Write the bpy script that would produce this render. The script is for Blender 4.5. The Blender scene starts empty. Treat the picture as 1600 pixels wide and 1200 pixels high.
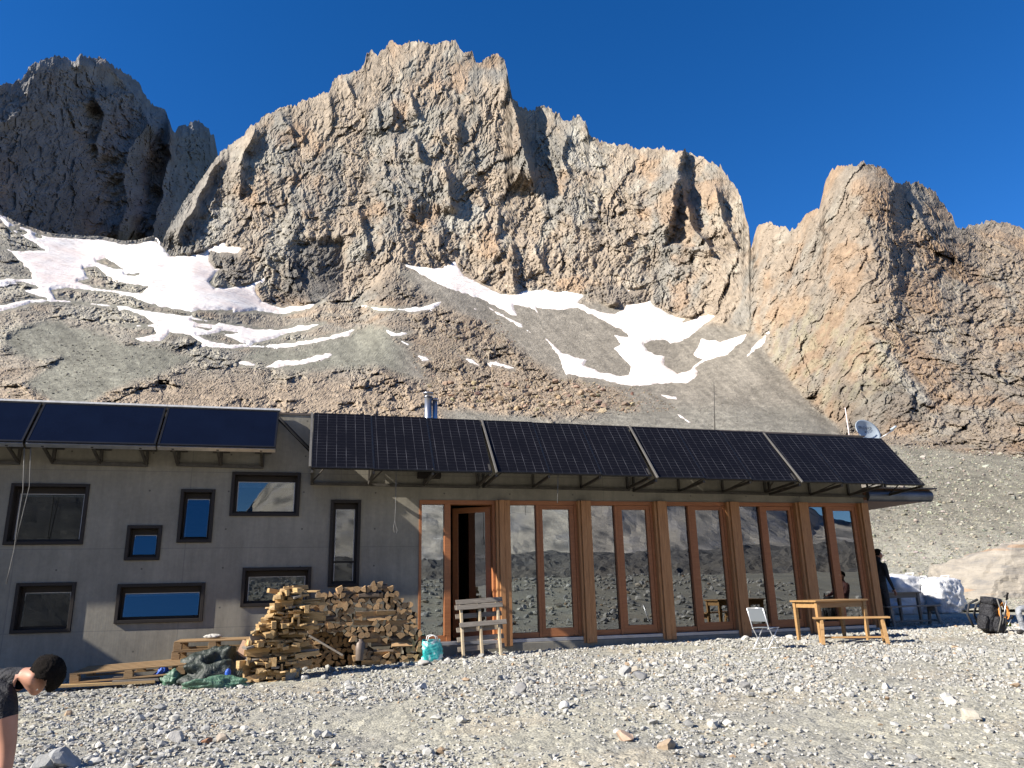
import bpy, bmesh, math, random
import numpy as np
from mathutils import Vector, Matrix

# ------------------------------------------------------------------ camera, world, sun
FPX = 1180.0                                   # focal length in pixels of a 1600 wide frame
CAM = np.array([0.0, 0.0, 1.62])
_up = np.array([-100.0, 4300.0, FPX]); _up /= np.linalg.norm(_up)      # world up seen from the camera
_yc = np.array([0, 0, 1.0]) - _up * _up[2]; _yc /= np.linalg.norm(_yc)
_xc = np.cross(_yc, _up)
_xc = -_xc if _xc[0] < 0 else _xc
RW = np.array([_xc, _yc, _up])                 # camera (right, up, forward) -> world

def ray(px, py):
    v = np.stack([np.asarray(px, float) - 800.0, 600.0 - np.asarray(py, float), np.full(np.shape(px), FPX)], -1)
    return v @ RW.T

def pix(p):                                    # world -> pixel
    c = (np.asarray(p, float) - CAM) @ RW
    return 800 + FPX * c[..., 0] / c[..., 2], 600 - FPX * c[..., 1] / c[..., 2]

_vp = ray(5400.0, 812.0)
U = np.array([_vp[0], _vp[1], 0.0]); U /= np.linalg.norm(U)            # along the facade, to the right
W = np.array([-U[1], U[0], 0.0])                                       # into the wall
ZV = np.array([0, 0, 1.0])
_r0 = ray(330.0, 935.0)
ORG = CAM + _r0 * (13.0 / FPX); ORG[2] = 0.0
HUT_ROT = math.atan2(U[1], U[0])

def hut(u, d, v):                              # hut coordinates (along, into the wall, height) -> world
    return ORG + U * u + W * d + ZV * v

def F(px, py, d=0.0):                          # pixel -> (u, v) on the plane d metres behind the facade
    r = ray(px, py)
    t = ((ORG + W * d - CAM) @ W) / (r @ W)
    p = CAM + r * t
    return float((p - ORG) @ U), float(p[2])

SUN_EL, SUN_DELTA = math.radians(32.6), math.radians(10.0)
LIGHT = U * math.cos(SUN_EL) * math.cos(SUN_DELTA) + W * math.cos(SUN_EL) * math.sin(SUN_DELTA) - ZV * math.sin(SUN_EL)

scene = bpy.context.scene
cam_data = bpy.data.cameras.new('camera')
cam_data.sensor_fit = 'HORIZONTAL'; cam_data.sensor_width = 36.0
cam_data.lens = 36.0 * FPX / 1600.0
cam_data.clip_start = 0.1; cam_data.clip_end = 20000.0
cam = bpy.data.objects.new('camera', cam_data)
scene.collection.objects.link(cam)
m = Matrix.Identity(4)
for i in range(3):
    m[i][0], m[i][1], m[i][2], m[i][3] = RW[i, 0], RW[i, 1], -RW[i, 2], CAM[i]
cam.matrix_world = m
scene.camera = cam

world = bpy.data.worlds.new('World'); scene.world = world; world.use_nodes = True
wn, wl = world.node_tree.nodes, world.node_tree.links
bg = wn['Background']
sky = wn.new('ShaderNodeTexSky'); sky.sky_type = 'NISHITA'; sky.sun_disc = False
sky.sun_elevation = SUN_EL
_s = -LIGHT
sky.sun_rotation = math.atan2(_s[0], _s[1])
sky.altitude = 2600; sky.air_density = 1.0; sky.dust_density = 0.0; sky.ozone_density = 3.5
hsv = wn.new('ShaderNodeHueSaturation')
hsv.inputs['Saturation'].default_value = 1.3; hsv.inputs['Hue'].default_value = 0.508
wl.new(sky.outputs[0], hsv.inputs['Color']); wl.new(hsv.outputs[0], bg.inputs['Color'])
bg.inputs['Strength'].default_value = 0.079

sun_data = bpy.data.lights.new('sun', 'SUN'); sun_data.energy = 5.0; sun_data.angle = math.radians(0.53)
sun_data.color = (1.0, 0.94, 0.85)
sun = bpy.data.objects.new('sun', sun_data); scene.collection.objects.link(sun)
sun.rotation_euler = Vector(tuple(LIGHT)).to_track_quat('-Z', 'Y').to_euler()
sun.location = (-30, -20, 40)

vs = scene.view_settings
vs.view_transform = 'Standard'; vs.look = 'None'; vs.exposure = 1.25; vs.gamma = 1.0
scene.cycles.max_bounces = 7; scene.cycles.diffuse_bounces = 2; scene.cycles.glossy_bounces = 4
scene.cycles.transparent_max_bounces = 12
scene.cycles.use_denoising = True
scene.cycles.sample_clamp_indirect = 6.0

# ------------------------------------------------------------------ helpers
COL = scene.collection
rnd = random.Random(7)
rng = np.random.default_rng(11)

def link(o, parent=None):
    COL.objects.link(o)
    if parent is not None: o.parent = parent
    return o

def tag(o, label=None, cat=None, group=None, kind=None):
    if label: o['label'] = label
    if cat: o['category'] = cat
    if group: o['group'] = group
    if kind: o['kind'] = kind
    return o

def empty(name, loc, rz=0.0, rot=None):
    o = bpy.data.objects.new(name, None); o.empty_display_size = 0.1
    o.location = tuple(loc); o.rotation_euler = rot if rot else (0, 0, rz)
    return link(o)

def copy_tree(o, parent=None):
    c = o.copy(); COL.objects.link(c)
    if parent is not None: c.parent = parent
    for ch in list(o.children): copy_tree(ch, c)
    return c

def np_mesh(name, verts, quads=None, tris=None, smooth=False):
    me = bpy.data.meshes.new(name)
    v = np.ascontiguousarray(verts, np.float32)
    faces = []; 
    nq = 0 if quads is None else len(quads); nt = 0 if tris is None else len(tris)
    me.vertices.add(len(v)); me.vertices.foreach_set('co', v.ravel())
    li = np.concatenate([np.asarray(quads, np.int32).ravel() if nq else np.zeros(0, np.int32),
                         np.asarray(tris, np.int32).ravel() if nt else np.zeros(0, np.int32)]).astype(np.int32)
    me.loops.add(len(li)); me.loops.foreach_set('vertex_index', li)
    st = np.concatenate([np.arange(nq) * 4, nq * 4 + np.arange(nt) * 3]).astype(np.int32)
    me.polygons.add(nq + nt); me.polygons.foreach_set('loop_start', st)
    me.polygons.foreach_set('use_smooth', np.full(nq + nt, smooth, bool))
    me.update(calc_edges=True); me.validate()
    return me

def set_col(me, cols, name='Col'):
    a = me.color_attributes.new(name, 'FLOAT_COLOR', 'POINT')
    c = np.ones((len(me.vertices), 4), np.float32); c[:, :3] = cols
    a.data.foreach_set('color', c.ravel())

class MB:
    """collects boxes, bars, tubes, prisms and lathes in local coordinates"""
    def __init__(self): self.v = []; self.f = []; self.sm = []
    def add(self, vs, fs, smooth=False):
        b = len(self.v); self.v += [tuple(p) for p in vs]
        self.f += [tuple(i + b for i in f) for f in fs]; self.sm += [smooth] * len(fs)
        return self
    def box(self, x0, x1, y0, y1, z0, z1):
        return self.add([(x0,y0,z0),(x1,y0,z0),(x1,y1,z0),(x0,y1,z0),(x0,y0,z1),(x1,y0,z1),(x1,y1,z1),(x0,y1,z1)],
            [(0,3,2,1),(4,5,6,7),(0,1,5,4),(1,2,6,5),(2,3,7,6),(3,0,4,7)])
    def bar(self, a, b, w, h, up=(0,0,1)):
        a, b = Vector(a), Vector(b); t = (b - a).normalized(); up = Vector(up)
        s = t.cross(up)
        if s.length < 1e-4: s = t.cross(Vector((1,0,0)))
        s.normalize(); n = s.cross(t)
        vs = []
        for p in (a, b):
            for i, j in ((-1,-1),(1,-1),(1,1),(-1,1)): vs.append(p + s*(i*w/2) + n*(j*h/2))
        return self.add(vs, [(0,1,2,3),(4,7,6,5),(0,4,5,1),(1,5,6,2),(2,6,7,3),(3,7,4,0)])
    def tube(self, pts, r, n=10, cap=True):
        pts = [Vector(p) for p in pts]; k = len(pts)
        rs = r if isinstance(r, (list, tuple)) else [r] * k
        vs, fs = [], []; s0 = None
        for i, p in enumerate(pts):
            t = (pts[min(i+1, k-1)] - pts[max(i-1, 0)]).normalized()
            if s0 is None:
                s = t.cross(Vector((0,0,1)))
                if s.length < 1e-3: s = t.cross(Vector((1,0,0)))
            else: s = s0 - t * s0.dot(t)
            s.normalize(); s0 = s; q = t.cross(s)
            for j in range(n):
                a = 2*math.pi*j/n; vs.append(p + (s*math.cos(a) + q*math.sin(a)) * rs[i])
        for i in range(k-1):
            for j in range(n):
                fs.append((i*n+j, i*n+(j+1) % n, (i+1)*n+(j+1) % n, (i+1)*n+j))
        self.add(vs, fs, True)
        if cap:
            b = len(self.v) - k*n
            self.f += [tuple(b+j for j in reversed(range(n))), tuple(b+(k-1)*n+j for j in range(n))]; self.sm += [False]*2
        return self
    def lathe(self, prof, n=20, axis=None, loc=(0,0,0)):
        vs, fs = [], []
        for r, z in prof:
            for j in range(n):
                a = 2*math.pi*j/n; vs.append((loc[0]+r*math.cos(a), loc[1]+r*math.sin(a), loc[2]+z))
        for i in range(len(prof)-1):
            for j in range(n): fs.append((i*n+j, i*n+(j+1) % n, (i+1)*n+(j+1) % n, (i+1)*n+j))
        return self.add(vs, fs, True)
    def prism(self, outline, y0, y1):
        """outline in x,z extruded along y"""
        k = len(outline)
        vs = [(x, y0, z) for x, z in outline] + [(x, y1, z) for x, z in outline]
        fs = [tuple(range(k)), tuple(reversed(range(k, 2*k)))] + [(i, i+k, (i+1) % k + k, (i+1) % k) for i in range(k)]
        return self.add(vs, fs)
    def mesh(self, name):
        me = bpy.data.meshes.new(name); me.from_pydata(self.v, [], self.f); me.update()
        me.polygons.foreach_set('use_smooth', self.sm)
        bm = bmesh.new(); bm.from_mesh(me); bmesh.ops.recalc_face_normals(bm, faces=bm.faces); bm.to_mesh(me); bm.free()
        return me
    def build(self, name, mat, parent=None, bevel=0.0, loc=None, rot=None):
        me = self.mesh(name)
        for mm in (mat if isinstance(mat, (list, tuple)) else [mat]): me.materials.append(mm)
        o = bpy.data.objects.new(name, me)
        if loc is not None: o.location = tuple(loc)
        if rot is not None: o.rotation_euler = rot
        link(o, parent)
        if bevel:
            b = o.modifiers.new('bevel', 'BEVEL'); b.width = bevel; b.segments = 2; b.limit_method = 'ANGLE'; b.angle_limit = math.radians(40)
        return o

# ------------------------------------------------------------------ materials
class NT:
    def __init__(self, name):
        self.m = bpy.data.materials.new(name); self.m.use_nodes = True
        self.t = self.m.node_tree; self.n = self.t.nodes; self.b = self.n['Principled BSDF']; self.out = self.n['Material Output']
    def new(self, kind, **kw):
        x = self.n.new('ShaderNode' + kind)
        for k, v in kw.items(): setattr(x, k, v)
        return x
    def l(self, a, b): self.t.links.new(a, b)
    def coord(self, which='Object', scale=(1,1,1), rot=(0,0,0)):
        tc = self.new('TexCoord'); mp = self.new('Mapping'); mp.inputs['Scale'].default_value = scale; mp.inputs['Rotation'].default_value = rot
        self.l(tc.outputs[which], mp.inputs['Vector']); return mp.outputs[0]
    def noise(self, vec, scale, detail=5, rough=0.6, dist=0.0):
        x = self.new('TexNoise'); x.inputs['Scale'].default_value = scale; x.inputs['Detail'].default_value = detail
        x.inputs['Roughness'].default_value = rough; x.inputs['Distortion'].default_value = dist
        if vec is not None: self.l(vec, x.inputs['Vector'])
        return x.outputs['Fac']
    def vor(self, vec, scale, feature='F1', out='Distance'):
        x = self.new('TexVoronoi', feature=feature); x.inputs['Scale'].default_value = scale
        if vec is not None: self.l(vec, x.inputs['Vector'])
        return x.outputs[out]
    def ramp(self, fac, stops, interp='LINEAR'):
        x = self.new('ValToRGB'); cr = x.color_ramp; cr.interpolation = interp
        while len(cr.elements) < len(stops): cr.elements.new(0.5)
        for e, (p, c) in zip(cr.elements, stops):
            e.position = p; e.color = (*c, 1) if not isinstance(c, (int, float)) else (c, c, c, 1)
        self.l(fac, x.inputs[0]); return x.outputs[0]
    def mix(self, a, b, fac, mode='MIX'):
        x = self.new('Mix', data_type='RGBA', blend_type=mode)
        for i, v in ((6, a), (7, b)):
            if isinstance(v, tuple): x.inputs[i].default_value = (*v, 1)
            else: self.l(v, x.inputs[i])
        if isinstance(fac, (int, float)): x.inputs[0].default_value = fac
        else: self.l(fac, x.inputs[0])
        return x.outputs[2]
    def math(self, op, a, b=None, c=None):
        x = self.new('Math', operation=op)
        for i, v in enumerate((a, b, c)):
            if v is None: continue
            if isinstance(v, (int, float)): x.inputs[i].default_value = v
            else: self.l(v, x.inputs[i])
        return x.outputs[0]
    def sep(self, vec):
        x = self.new('SeparateXYZ'); self.l(vec, x.inputs[0]); return x.outputs
    def rnd(self): return self.new('ObjectInfo').outputs['Random']
    def attr(self, name='Col'):
        x = self.new('Attribute'); x.attribute_name = name; return x.outputs['Color']
    def bump(self, h, strength=0.4, dist=0.02, prev=None):
        x = self.new('Bump'); x.inputs['Strength'].default_value = strength; x.inputs['Distance'].default_value = dist
        self.l(h, x.inputs['Height'])
        if prev is not None: self.l(prev, x.inputs['Normal'])
        self.l(x.outputs[0], self.b.inputs['Normal']); return x.outputs[0]
    def col(self, c):
        if isinstance(c, tuple): self.b.inputs['Base Color'].default_value = (*c, 1)
        else: self.l(c, self.b.inputs['Base Color'])
        return self
    def set(self, rough=0.8, metal=0.0, spec=0.4):
        if isinstance(rough, (int, float)): self.b.inputs['Roughness'].default_value = rough
        else: self.l(rough, self.b.inputs['Roughness'])
        self.b.inputs['Metallic'].default_value = metal; self.b.inputs['Specular IOR Level'].default_value = spec
        return self

def simple(name, c, rough=0.7, metal=0.0, spec=0.4, var=0.25, scale=8.0, bump=0.0):
    t = NT(name); v = t.coord()
    f = t.noise(v, scale, 6, 0.65)
    d = tuple(x * (1 - var) for x in c); e = tuple(min(1, x * (1 + var)) for x in c)
    t.col(t.ramp(f, [(0.3, d), (0.7, e)])).set(rough, metal, spec)
    if bump: t.bump(t.noise(v, scale * 4, 5), bump, 0.01)
    return t.m

def wood(name, dark, light, rough=0.65, grain=(0.7, 9, 9), rand=0.35, knots=True, bump=0.25, cracks=0.0):
    """grain runs along local X; every object gets its own tone"""
    t = NT(name); tc = t.new('TexCoord'); r = t.rnd()
    off = t.new('VectorMath', operation='ADD'); t.l(tc.outputs['Object'], off.inputs[0])
    cm = t.new('CombineXYZ'); k = t.math('MULTIPLY', r, 37.0); t.l(k, cm.inputs[0]); t.l(k, cm.inputs[1]); t.l(k, cm.inputs[2]); t.l(cm.outputs[0], off.inputs[1])
    mp = t.new('Mapping'); mp.inputs['Scale'].default_value = grain; t.l(off.outputs[0], mp.inputs[0])
    f = t.noise(mp.outputs[0], 4.0, 7, 0.65, 0.6)
    c = t.ramp(f, [(0.28, dark), (0.52, tuple((a + b) / 2 for a, b in zip(dark, light))), (0.74, light)])
    if knots:
        mk = t.new('Mapping'); mk.inputs['Scale'].default_value = (1.6, 6, 6); t.l(off.outputs[0], mk.inputs[0])
        kd = t.vor(mk.outputs[0], 2.0)
        c = t.mix(tuple(x * 0.45 for x in dark), c, t.ramp(kd, [(0.05, 0.25), (0.13, 1.0)]))
    hs = t.new('HueSaturation'); t.l(c, hs.inputs['Color'])
    t.l(t.math('MULTIPLY_ADD', r, rand, 1 - rand / 2), hs.inputs['Value'])
    t.col(hs.outputs[0]).set(rough, 0, 0.35)
    if bump: t.bump(f, bump, 0.004)
    return t.m

def tinted_attr(name, rough=0.9, spec=0.25, scale=1.0, detail_amt=0.35, bumps=((3.0, 0.5, 0.05),)):
    """albedo from the 'Col' attribute broken up by noise"""
    t = NT(name); v = t.coord()
    f = t.noise(v, 2.3 * scale, 8, 0.7); g = t.vor(v, 7.0 * scale)
    c = t.mix(t.attr(), t.ramp(f, [(0.3, 0.30), (0.7, 0.78)]), detail_amt, 'OVERLAY')
    t.col(c).set(rough, 0, spec)
    prev = None
    for s, st, d in bumps: prev = t.bump(t.noise(v, s, 7, 0.68), st, d, prev)
    return t.m

# ------------------------------------------------------------------ terrain noise
def _h(ix, iy, iz, s):
    n = (ix.astype(np.uint32) * np.uint32(374761393) + iy.astype(np.uint32) * np.uint32(668265263)
         + iz.astype(np.uint32) * np.uint32(2147483647) + np.uint32(s * 974634 % 4294967295))
    n = (n ^ (n >> np.uint32(13))) * np.uint32(1274126177)
    n = (n ^ (n >> np.uint32(15))) * np.uint32(2246822519)
    return ((n ^ (n >> np.uint32(16))) & np.uint32(0xFFFFFF)).astype(np.float32) / np.float32(0xFFFFFF)

def vnoise(p, s=1):
    i = np.floor(p).astype(np.int64); f = (p - i).astype(np.float32); f = f * f * f * (f * (f * 6 - 15) + 10)
    x, y, z = i[..., 0], i[..., 1], i[..., 2]; r = 0
    for a in (0, 1):
        for b in (0, 1):
            for c in (0, 1):
                w = (f[..., 0] if a else 1 - f[..., 0]) * (f[..., 1] if b else 1 - f[..., 1]) * (f[..., 2] if c else 1 - f[..., 2])
                r = r + w * _h(x + a, y + b, z + c, s)
    return r * 2 - 1

def fbm(p, s=1, oct=5, gain=0.5, ridged=False):
    a, t, n = 1.0, 0, 0.0
    for k in range(oct):
        v = vnoise(p * (2.03 ** k) + k * 17.3, s + k)
        if ridged: v = 1 - 2 * np.abs(v)
        t = t + a * v; n += a; a *= gain
    return t / n

def facets(p, s=1, tilt=1.0):
    """broken rock: every Voronoi cell is a plane of its own tilt and height"""
    q = p - 0.5
    i = np.floor(q).astype(np.int64)
    best = np.full(p.shape[:-1], 9e9, np.float32); val = np.zeros(p.shape[:-1], np.float32)
    for a in (0, 1):
        for b in (0, 1):
            for c in (0, 1):
                x, y, z = i[..., 0] + a, i[..., 1] + b, i[..., 2] + c
                cx = x + 0.5 + 0.75 * (_h(x, y, z, s) - 0.5); cy = y + 0.5 + 0.75 * (_h(x, y, z, s + 1) - 0.5); cz = z + 0.5 + 0.75 * (_h(x, y, z, s + 2) - 0.5)
                dx = (p[..., 0] - cx).astype(np.float32); dy = (p[..., 1] - cy).astype(np.float32); dz = (p[..., 2] - cz).astype(np.float32)
                d = dx * dx + dy * dy + dz * dz
                v = (_h(x, y, z, s + 3) - 0.5) * 1.2 + tilt * 2 * ((_h(x, y, z, s + 4) - 0.5) * dx + (_h(x, y, z, s + 5) - 0.5) * dy + (_h(x, y, z, s + 6) - 0.5) * dz)
                k = d < best
                val = np.where(k, v, val); best = np.where(k, d, best)
    return val

def sstep(a, b, x):
    t = np.clip((x - a) / (b - a), 0, 1); return t * t * (3 - 2 * t)

def poly_sdf(poly, X, Y, margin=40):
    """signed distance to a polygon, positive inside, clipped at -margin"""
    P = np.array(poly, float); out = np.full(X.shape, -float(margin))
    m = (X > P[:, 0].min() - margin) & (X < P[:, 0].max() + margin) & (Y > P[:, 1].min() - margin) & (Y < P[:, 1].max() + margin)
    x, y = X[m], Y[m]
    if not len(x): return out
    d2 = np.full(x.shape, 1e12); ins = np.zeros(x.shape, bool)
    for (x0, y0), (x1, y1) in zip(P, np.roll(P, -1, 0)):
        ex, ey = x1 - x0, y1 - y0; L = ex * ex + ey * ey + 1e-9
        t = np.clip(((x - x0) * ex + (y - y0) * ey) / L, 0, 1)
        d2 = np.minimum(d2, (x - x0 - t * ex) ** 2 + (y - y0 - t * ey) ** 2)
        c = (y0 > y) != (y1 > y)
        ins ^= c & (x < (x1 - x0) * (y - y0) / (y1 - y0 + 1e-12) + x0)
    d = np.sqrt(d2); out[m] = np.clip(np.where(ins, d, -d), -margin, margin)
    return out

def blur(a, n=3, it=2):
    for _ in range(it):
        for ax in (0, 1):
            pad = [(0, 0), (0, 0)]; pad[ax] = (n, n)
            c = np.cumsum(np.pad(a, pad, mode='edge'), axis=ax)
            c = np.concatenate([np.zeros_like(np.take(c, [0], ax)), c], ax)
            L = a.shape[ax]
            hi = np.take(c, np.arange(2 * n + 1, 2 * n + 1 + L), ax); lo = np.take(c, np.arange(0, L), ax)
            a = (hi - lo) / (2 * n + 1)
    return a

def line(pts):
    p = np.array(pts, float); return lambda x: np.interp(x, p[:, 0], p[:, 1])
def soft_line(pts, sig=18.0):
    g = np.arange(-400.0, 2000.0, 4.0); f = envelope(pts, sig, 0); return f

def hor(x): return 942.5 - 0.0231 * np.asarray(x, float)

def jag(x, s, amp):
    p = np.stack([x / 26.0, np.full_like(x, 3.3), np.full_like(x, 1.7)], -1)
    return amp * (fbm(p, s, 5, 0.62) + 0.40 * facets(p * 1.7, s + 9) + .50 * facets(p * 4.1, s + 21) + .32 * facets(p * 9.0, s + 31))

def step_offsets(X, Y, steps):
    off = np.zeros_like(X)
    for pts, A, wl_, wr_ in steps:
        p = np.array(pts, float); p = p[np.argsort(p[:, 1])]
        y0, y1 = p[0, 1], p[-1, 1]; tp = max(10.0, 0.18 * (y1 - y0))
        m = (Y > y0 - tp) & (Y < y1 + tp) & (X > p[:, 0].min() - 5 * wl_) & (X < p[:, 0].max() + 5 * wr_)
        if not m.any(): continue
        x, y = X[m], Y[m]
        wob = 4.5 * vnoise(np.stack([y / 22.0, y * 0 + A, x / 30.0], -1), 5) + 1.6 * vnoise(np.stack([y / 9.0, y * 0 + A, x / 12.0], -1), 6)
        d = x - np.interp(y, p[:, 1], p[:, 0]) - wob
        b = np.where(d < 0, np.exp(d / wl_), np.exp(-d / wr_))
        off[m] += A * b * sstep(y0 - tp, y0 + tp * 0.5, y) * (1 - sstep(y1 - tp * 0.5, y1 + tp, y))
    return off

class Sheet:
    """a slope seen from the valley: bottom and skyline given by bearing, distances between control lines"""
    def __init__(self, x0, x1, nx, ny, ybot, ytop, lines, blur_n=4):
        self.xs = np.linspace(x0, x1, nx); self.nx, self.ny = nx, ny
        self.yb = ybot(self.xs); self.yt = ytop(self.xs)
        t = np.linspace(0, 1, ny)[:, None]
        self.X = np.broadcast_to(self.xs, (ny, nx)).copy(); 
        k = np.exp(-0.5 * (np.arange(-40, 41) / 16.0) ** 2); k /= k.sum()
        ys = np.convolve(np.pad(self.yt, 40, mode='edge'), k, 'valid'); self.ysm = ys
        self.Y = self.yb + (ys - self.yb) * t + (self.yt - ys) * sstep(0.62, 1.0, t)
        gy = np.arange(self.yt.min() - 12, self.yb.max() + 12, 2.0); R = np.zeros((len(gy), nx))
        ly = [l[0](self.xs) for l in lines]; lr = [np.log(l[1](self.xs)) for l in lines]
        for j in range(nx):
            yy = np.array([a[j] for a in ly]); rr = np.array([a[j] for a in lr])
            yy = np.minimum.accumulate(yy - np.arange(len(yy)) * 1e-3)
            R[:, j] = np.interp(-gy, -yy[:], rr)
        R = blur(R, blur_n, 3); R0 = np.empty((ny, nx))
        for j in range(nx): R0[:, j] = np.interp(self.Y[:, j], gy, R[:, j])
        self.R0 = np.exp(R0); self.R = self.R0.copy()
    def pos(self, X, Y, R):
        d = ray(X, Y); h = np.hypot(d[..., 0], d[..., 1])
        return CAM + d * (R / h)[..., None]
    def q(self):
        d = ray(self.X, self.Y); h = np.hypot(d[..., 0], d[..., 1])
        return np.stack([np.arctan2(d[..., 0], d[..., 1]) * FPX, np.arctan2(d[..., 2], h) * FPX, 420 * np.log(self.R)], -1)
    def sample(self, A, x, y):
        fx = np.clip((x - self.xs[0]) / (self.xs[-1] - self.xs[0]) * (self.nx - 1), 0, self.nx - 1.001)
        yb = np.interp(x, self.xs, self.yb); yt = np.interp(x, self.xs, self.yt)
        ys = np.interp(x, self.xs, self.ysm);
        fy = (yb - y) / (yb - ys)
        for _ in range(4): fy = (yb - y + (yt - ys) * sstep(0.62, 1.0, fy)) / (yb - ys)
        fy = np.clip(fy * (self.ny - 1), 0, self.ny - 1.001)
        i, j = fx.astype(int), fy.astype(int); u, v = fx - i, fy - j
        if A.ndim == 3: u, v = u[..., None], v[..., None]
        return (A[j, i] * (1 - u) + A[j, i + 1] * u) * (1 - v) + (A[j + 1, i] * (1 - u) + A[j + 1, i + 1] * u) * v
    def mesh(self, name, P, C, back=6):
        n0 = P.shape[0]; rows = [P]; cols = [C]; top = P[-1]
        d = top - CAM; d[:, 2] = 0; rr = np.linalg.norm(d[:, :2], axis=1, keepdims=True); d = d / rr
        for k in range(1, back + 1):
            q = top + d * rr * 0.03 * k; q[:, 2] -= (rr[:, 0] * 0.028 * k * (1 + 0.15 * k)); rows.append(q[None]); cols.append(C[-1:])
        P = np.concatenate(rows); C = np.concatenate(cols); ny, nx = P.shape[:2]
        idx = np.arange(ny * nx).reshape(ny, nx)
        quads = np.stack([idx[:-1, :-1], idx[:-1, 1:], idx[1:, 1:], idx[1:, :-1]], -1).reshape(-1, 4)
        me = np_mesh(name, P.reshape(-1, 3), quads, smooth=False)
        set_col(me, C.reshape(-1, 3)); return me

def rot2(q, deg, sx, sy, sz):
    a = math.radians(deg); c, s = math.cos(a), math.sin(a)
    return np.stack([(q[..., 0] * c + q[..., 1] * s) / sx, (-q[..., 0] * s + q[..., 1] * c) / sy, q[..., 2] / sz], -1)

def rock_relief(q, seed, amp=1.0, ang=(52, -38), fine=1.2):
    """pixel-scale relief: gullies and ribs, then ever smaller broken planes"""
    wv = np.stack([fbm(q / 55.0, seed + 1, 4), fbm(q / 55.0, seed + 2, 4), fbm(q / 55.0, seed + 3, 4)], -1)
    w = q + wv * 18
    w = w + 1.3 * np.stack([vnoise(q / 7.0, seed + 5), vnoise(q / 7.0, seed + 6), vnoise(q / 7.0, seed + 7)], -1)
    sel = sstep(-0.2, 0.2, vnoise(q / 120.0, seed + 4))
    d = 5.5 * facets(rot2(w, ang[0], 130, 46, 95), seed + 10, 1.5) + 3.0 * facets(rot2(w, ang[1], 90, 40, 70), seed + 12, 1.5)
    d = d + 12.0 * fbm(rot2(w, 8, 38, 125, 80), seed + 15, 3, 0.5, True)
    d = d + 4.0 * fbm(rot2(w, ang[0] * .6, 70, 26, 50), seed + 17, 3, 0.5, True)
    d = d + 4.6 * facets(rot2(w, 14, 26, 75, 55), seed + 75, 1.1) + 2.6 * facets(rot2(w, -12, 15, 52, 34), seed + 82, 1.1)
    a = facets(rot2(w, ang[0], 42, 13, 26), seed + 20, 1.25); b = facets(rot2(w, ang[1], 30, 15, 26), seed + 30, 1.25)
    d = d + fine * 3.9 * (a * sel + b * (1 - sel))
    a = facets(rot2(w, ang[0] + 14, 19, 6.0, 12), seed + 40, 1.4); b = facets(rot2(w, ang[1] - 10, 13, 7, 12), seed + 50, 1.4)
    d = d + fine * 2.5 * (a * sel + b * (1 - sel))
    d = d + fine * 1.5 * facets(rot2(w, ang[0] - 10, 9.5, 3.4, 6.0), seed + 60, 1.5)
    d = d + fine * 1.0 * facets(rot2(w, ang[1], 3.6, 2.2, 3.2), seed + 64, 1.4)
    d = d + fine * 0.55 * fbm(q / 2.2, seed + 70, 2)
    return d * amp

def mixc(a, b, k): return a * (1 - k[..., None]) + np.array(b) * k[..., None]

TAN, GREY, ORANGE, DARK, PALE = (.262, .213, .166), (.200, .184, .162), (.30, .19, .112), (.095, .090, .085), (.315, .285, .238)
SCREE, SCREEG, TALUS = (.235, .211, .178), (.212, .206, .168), (.255, .202, .150)

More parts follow.
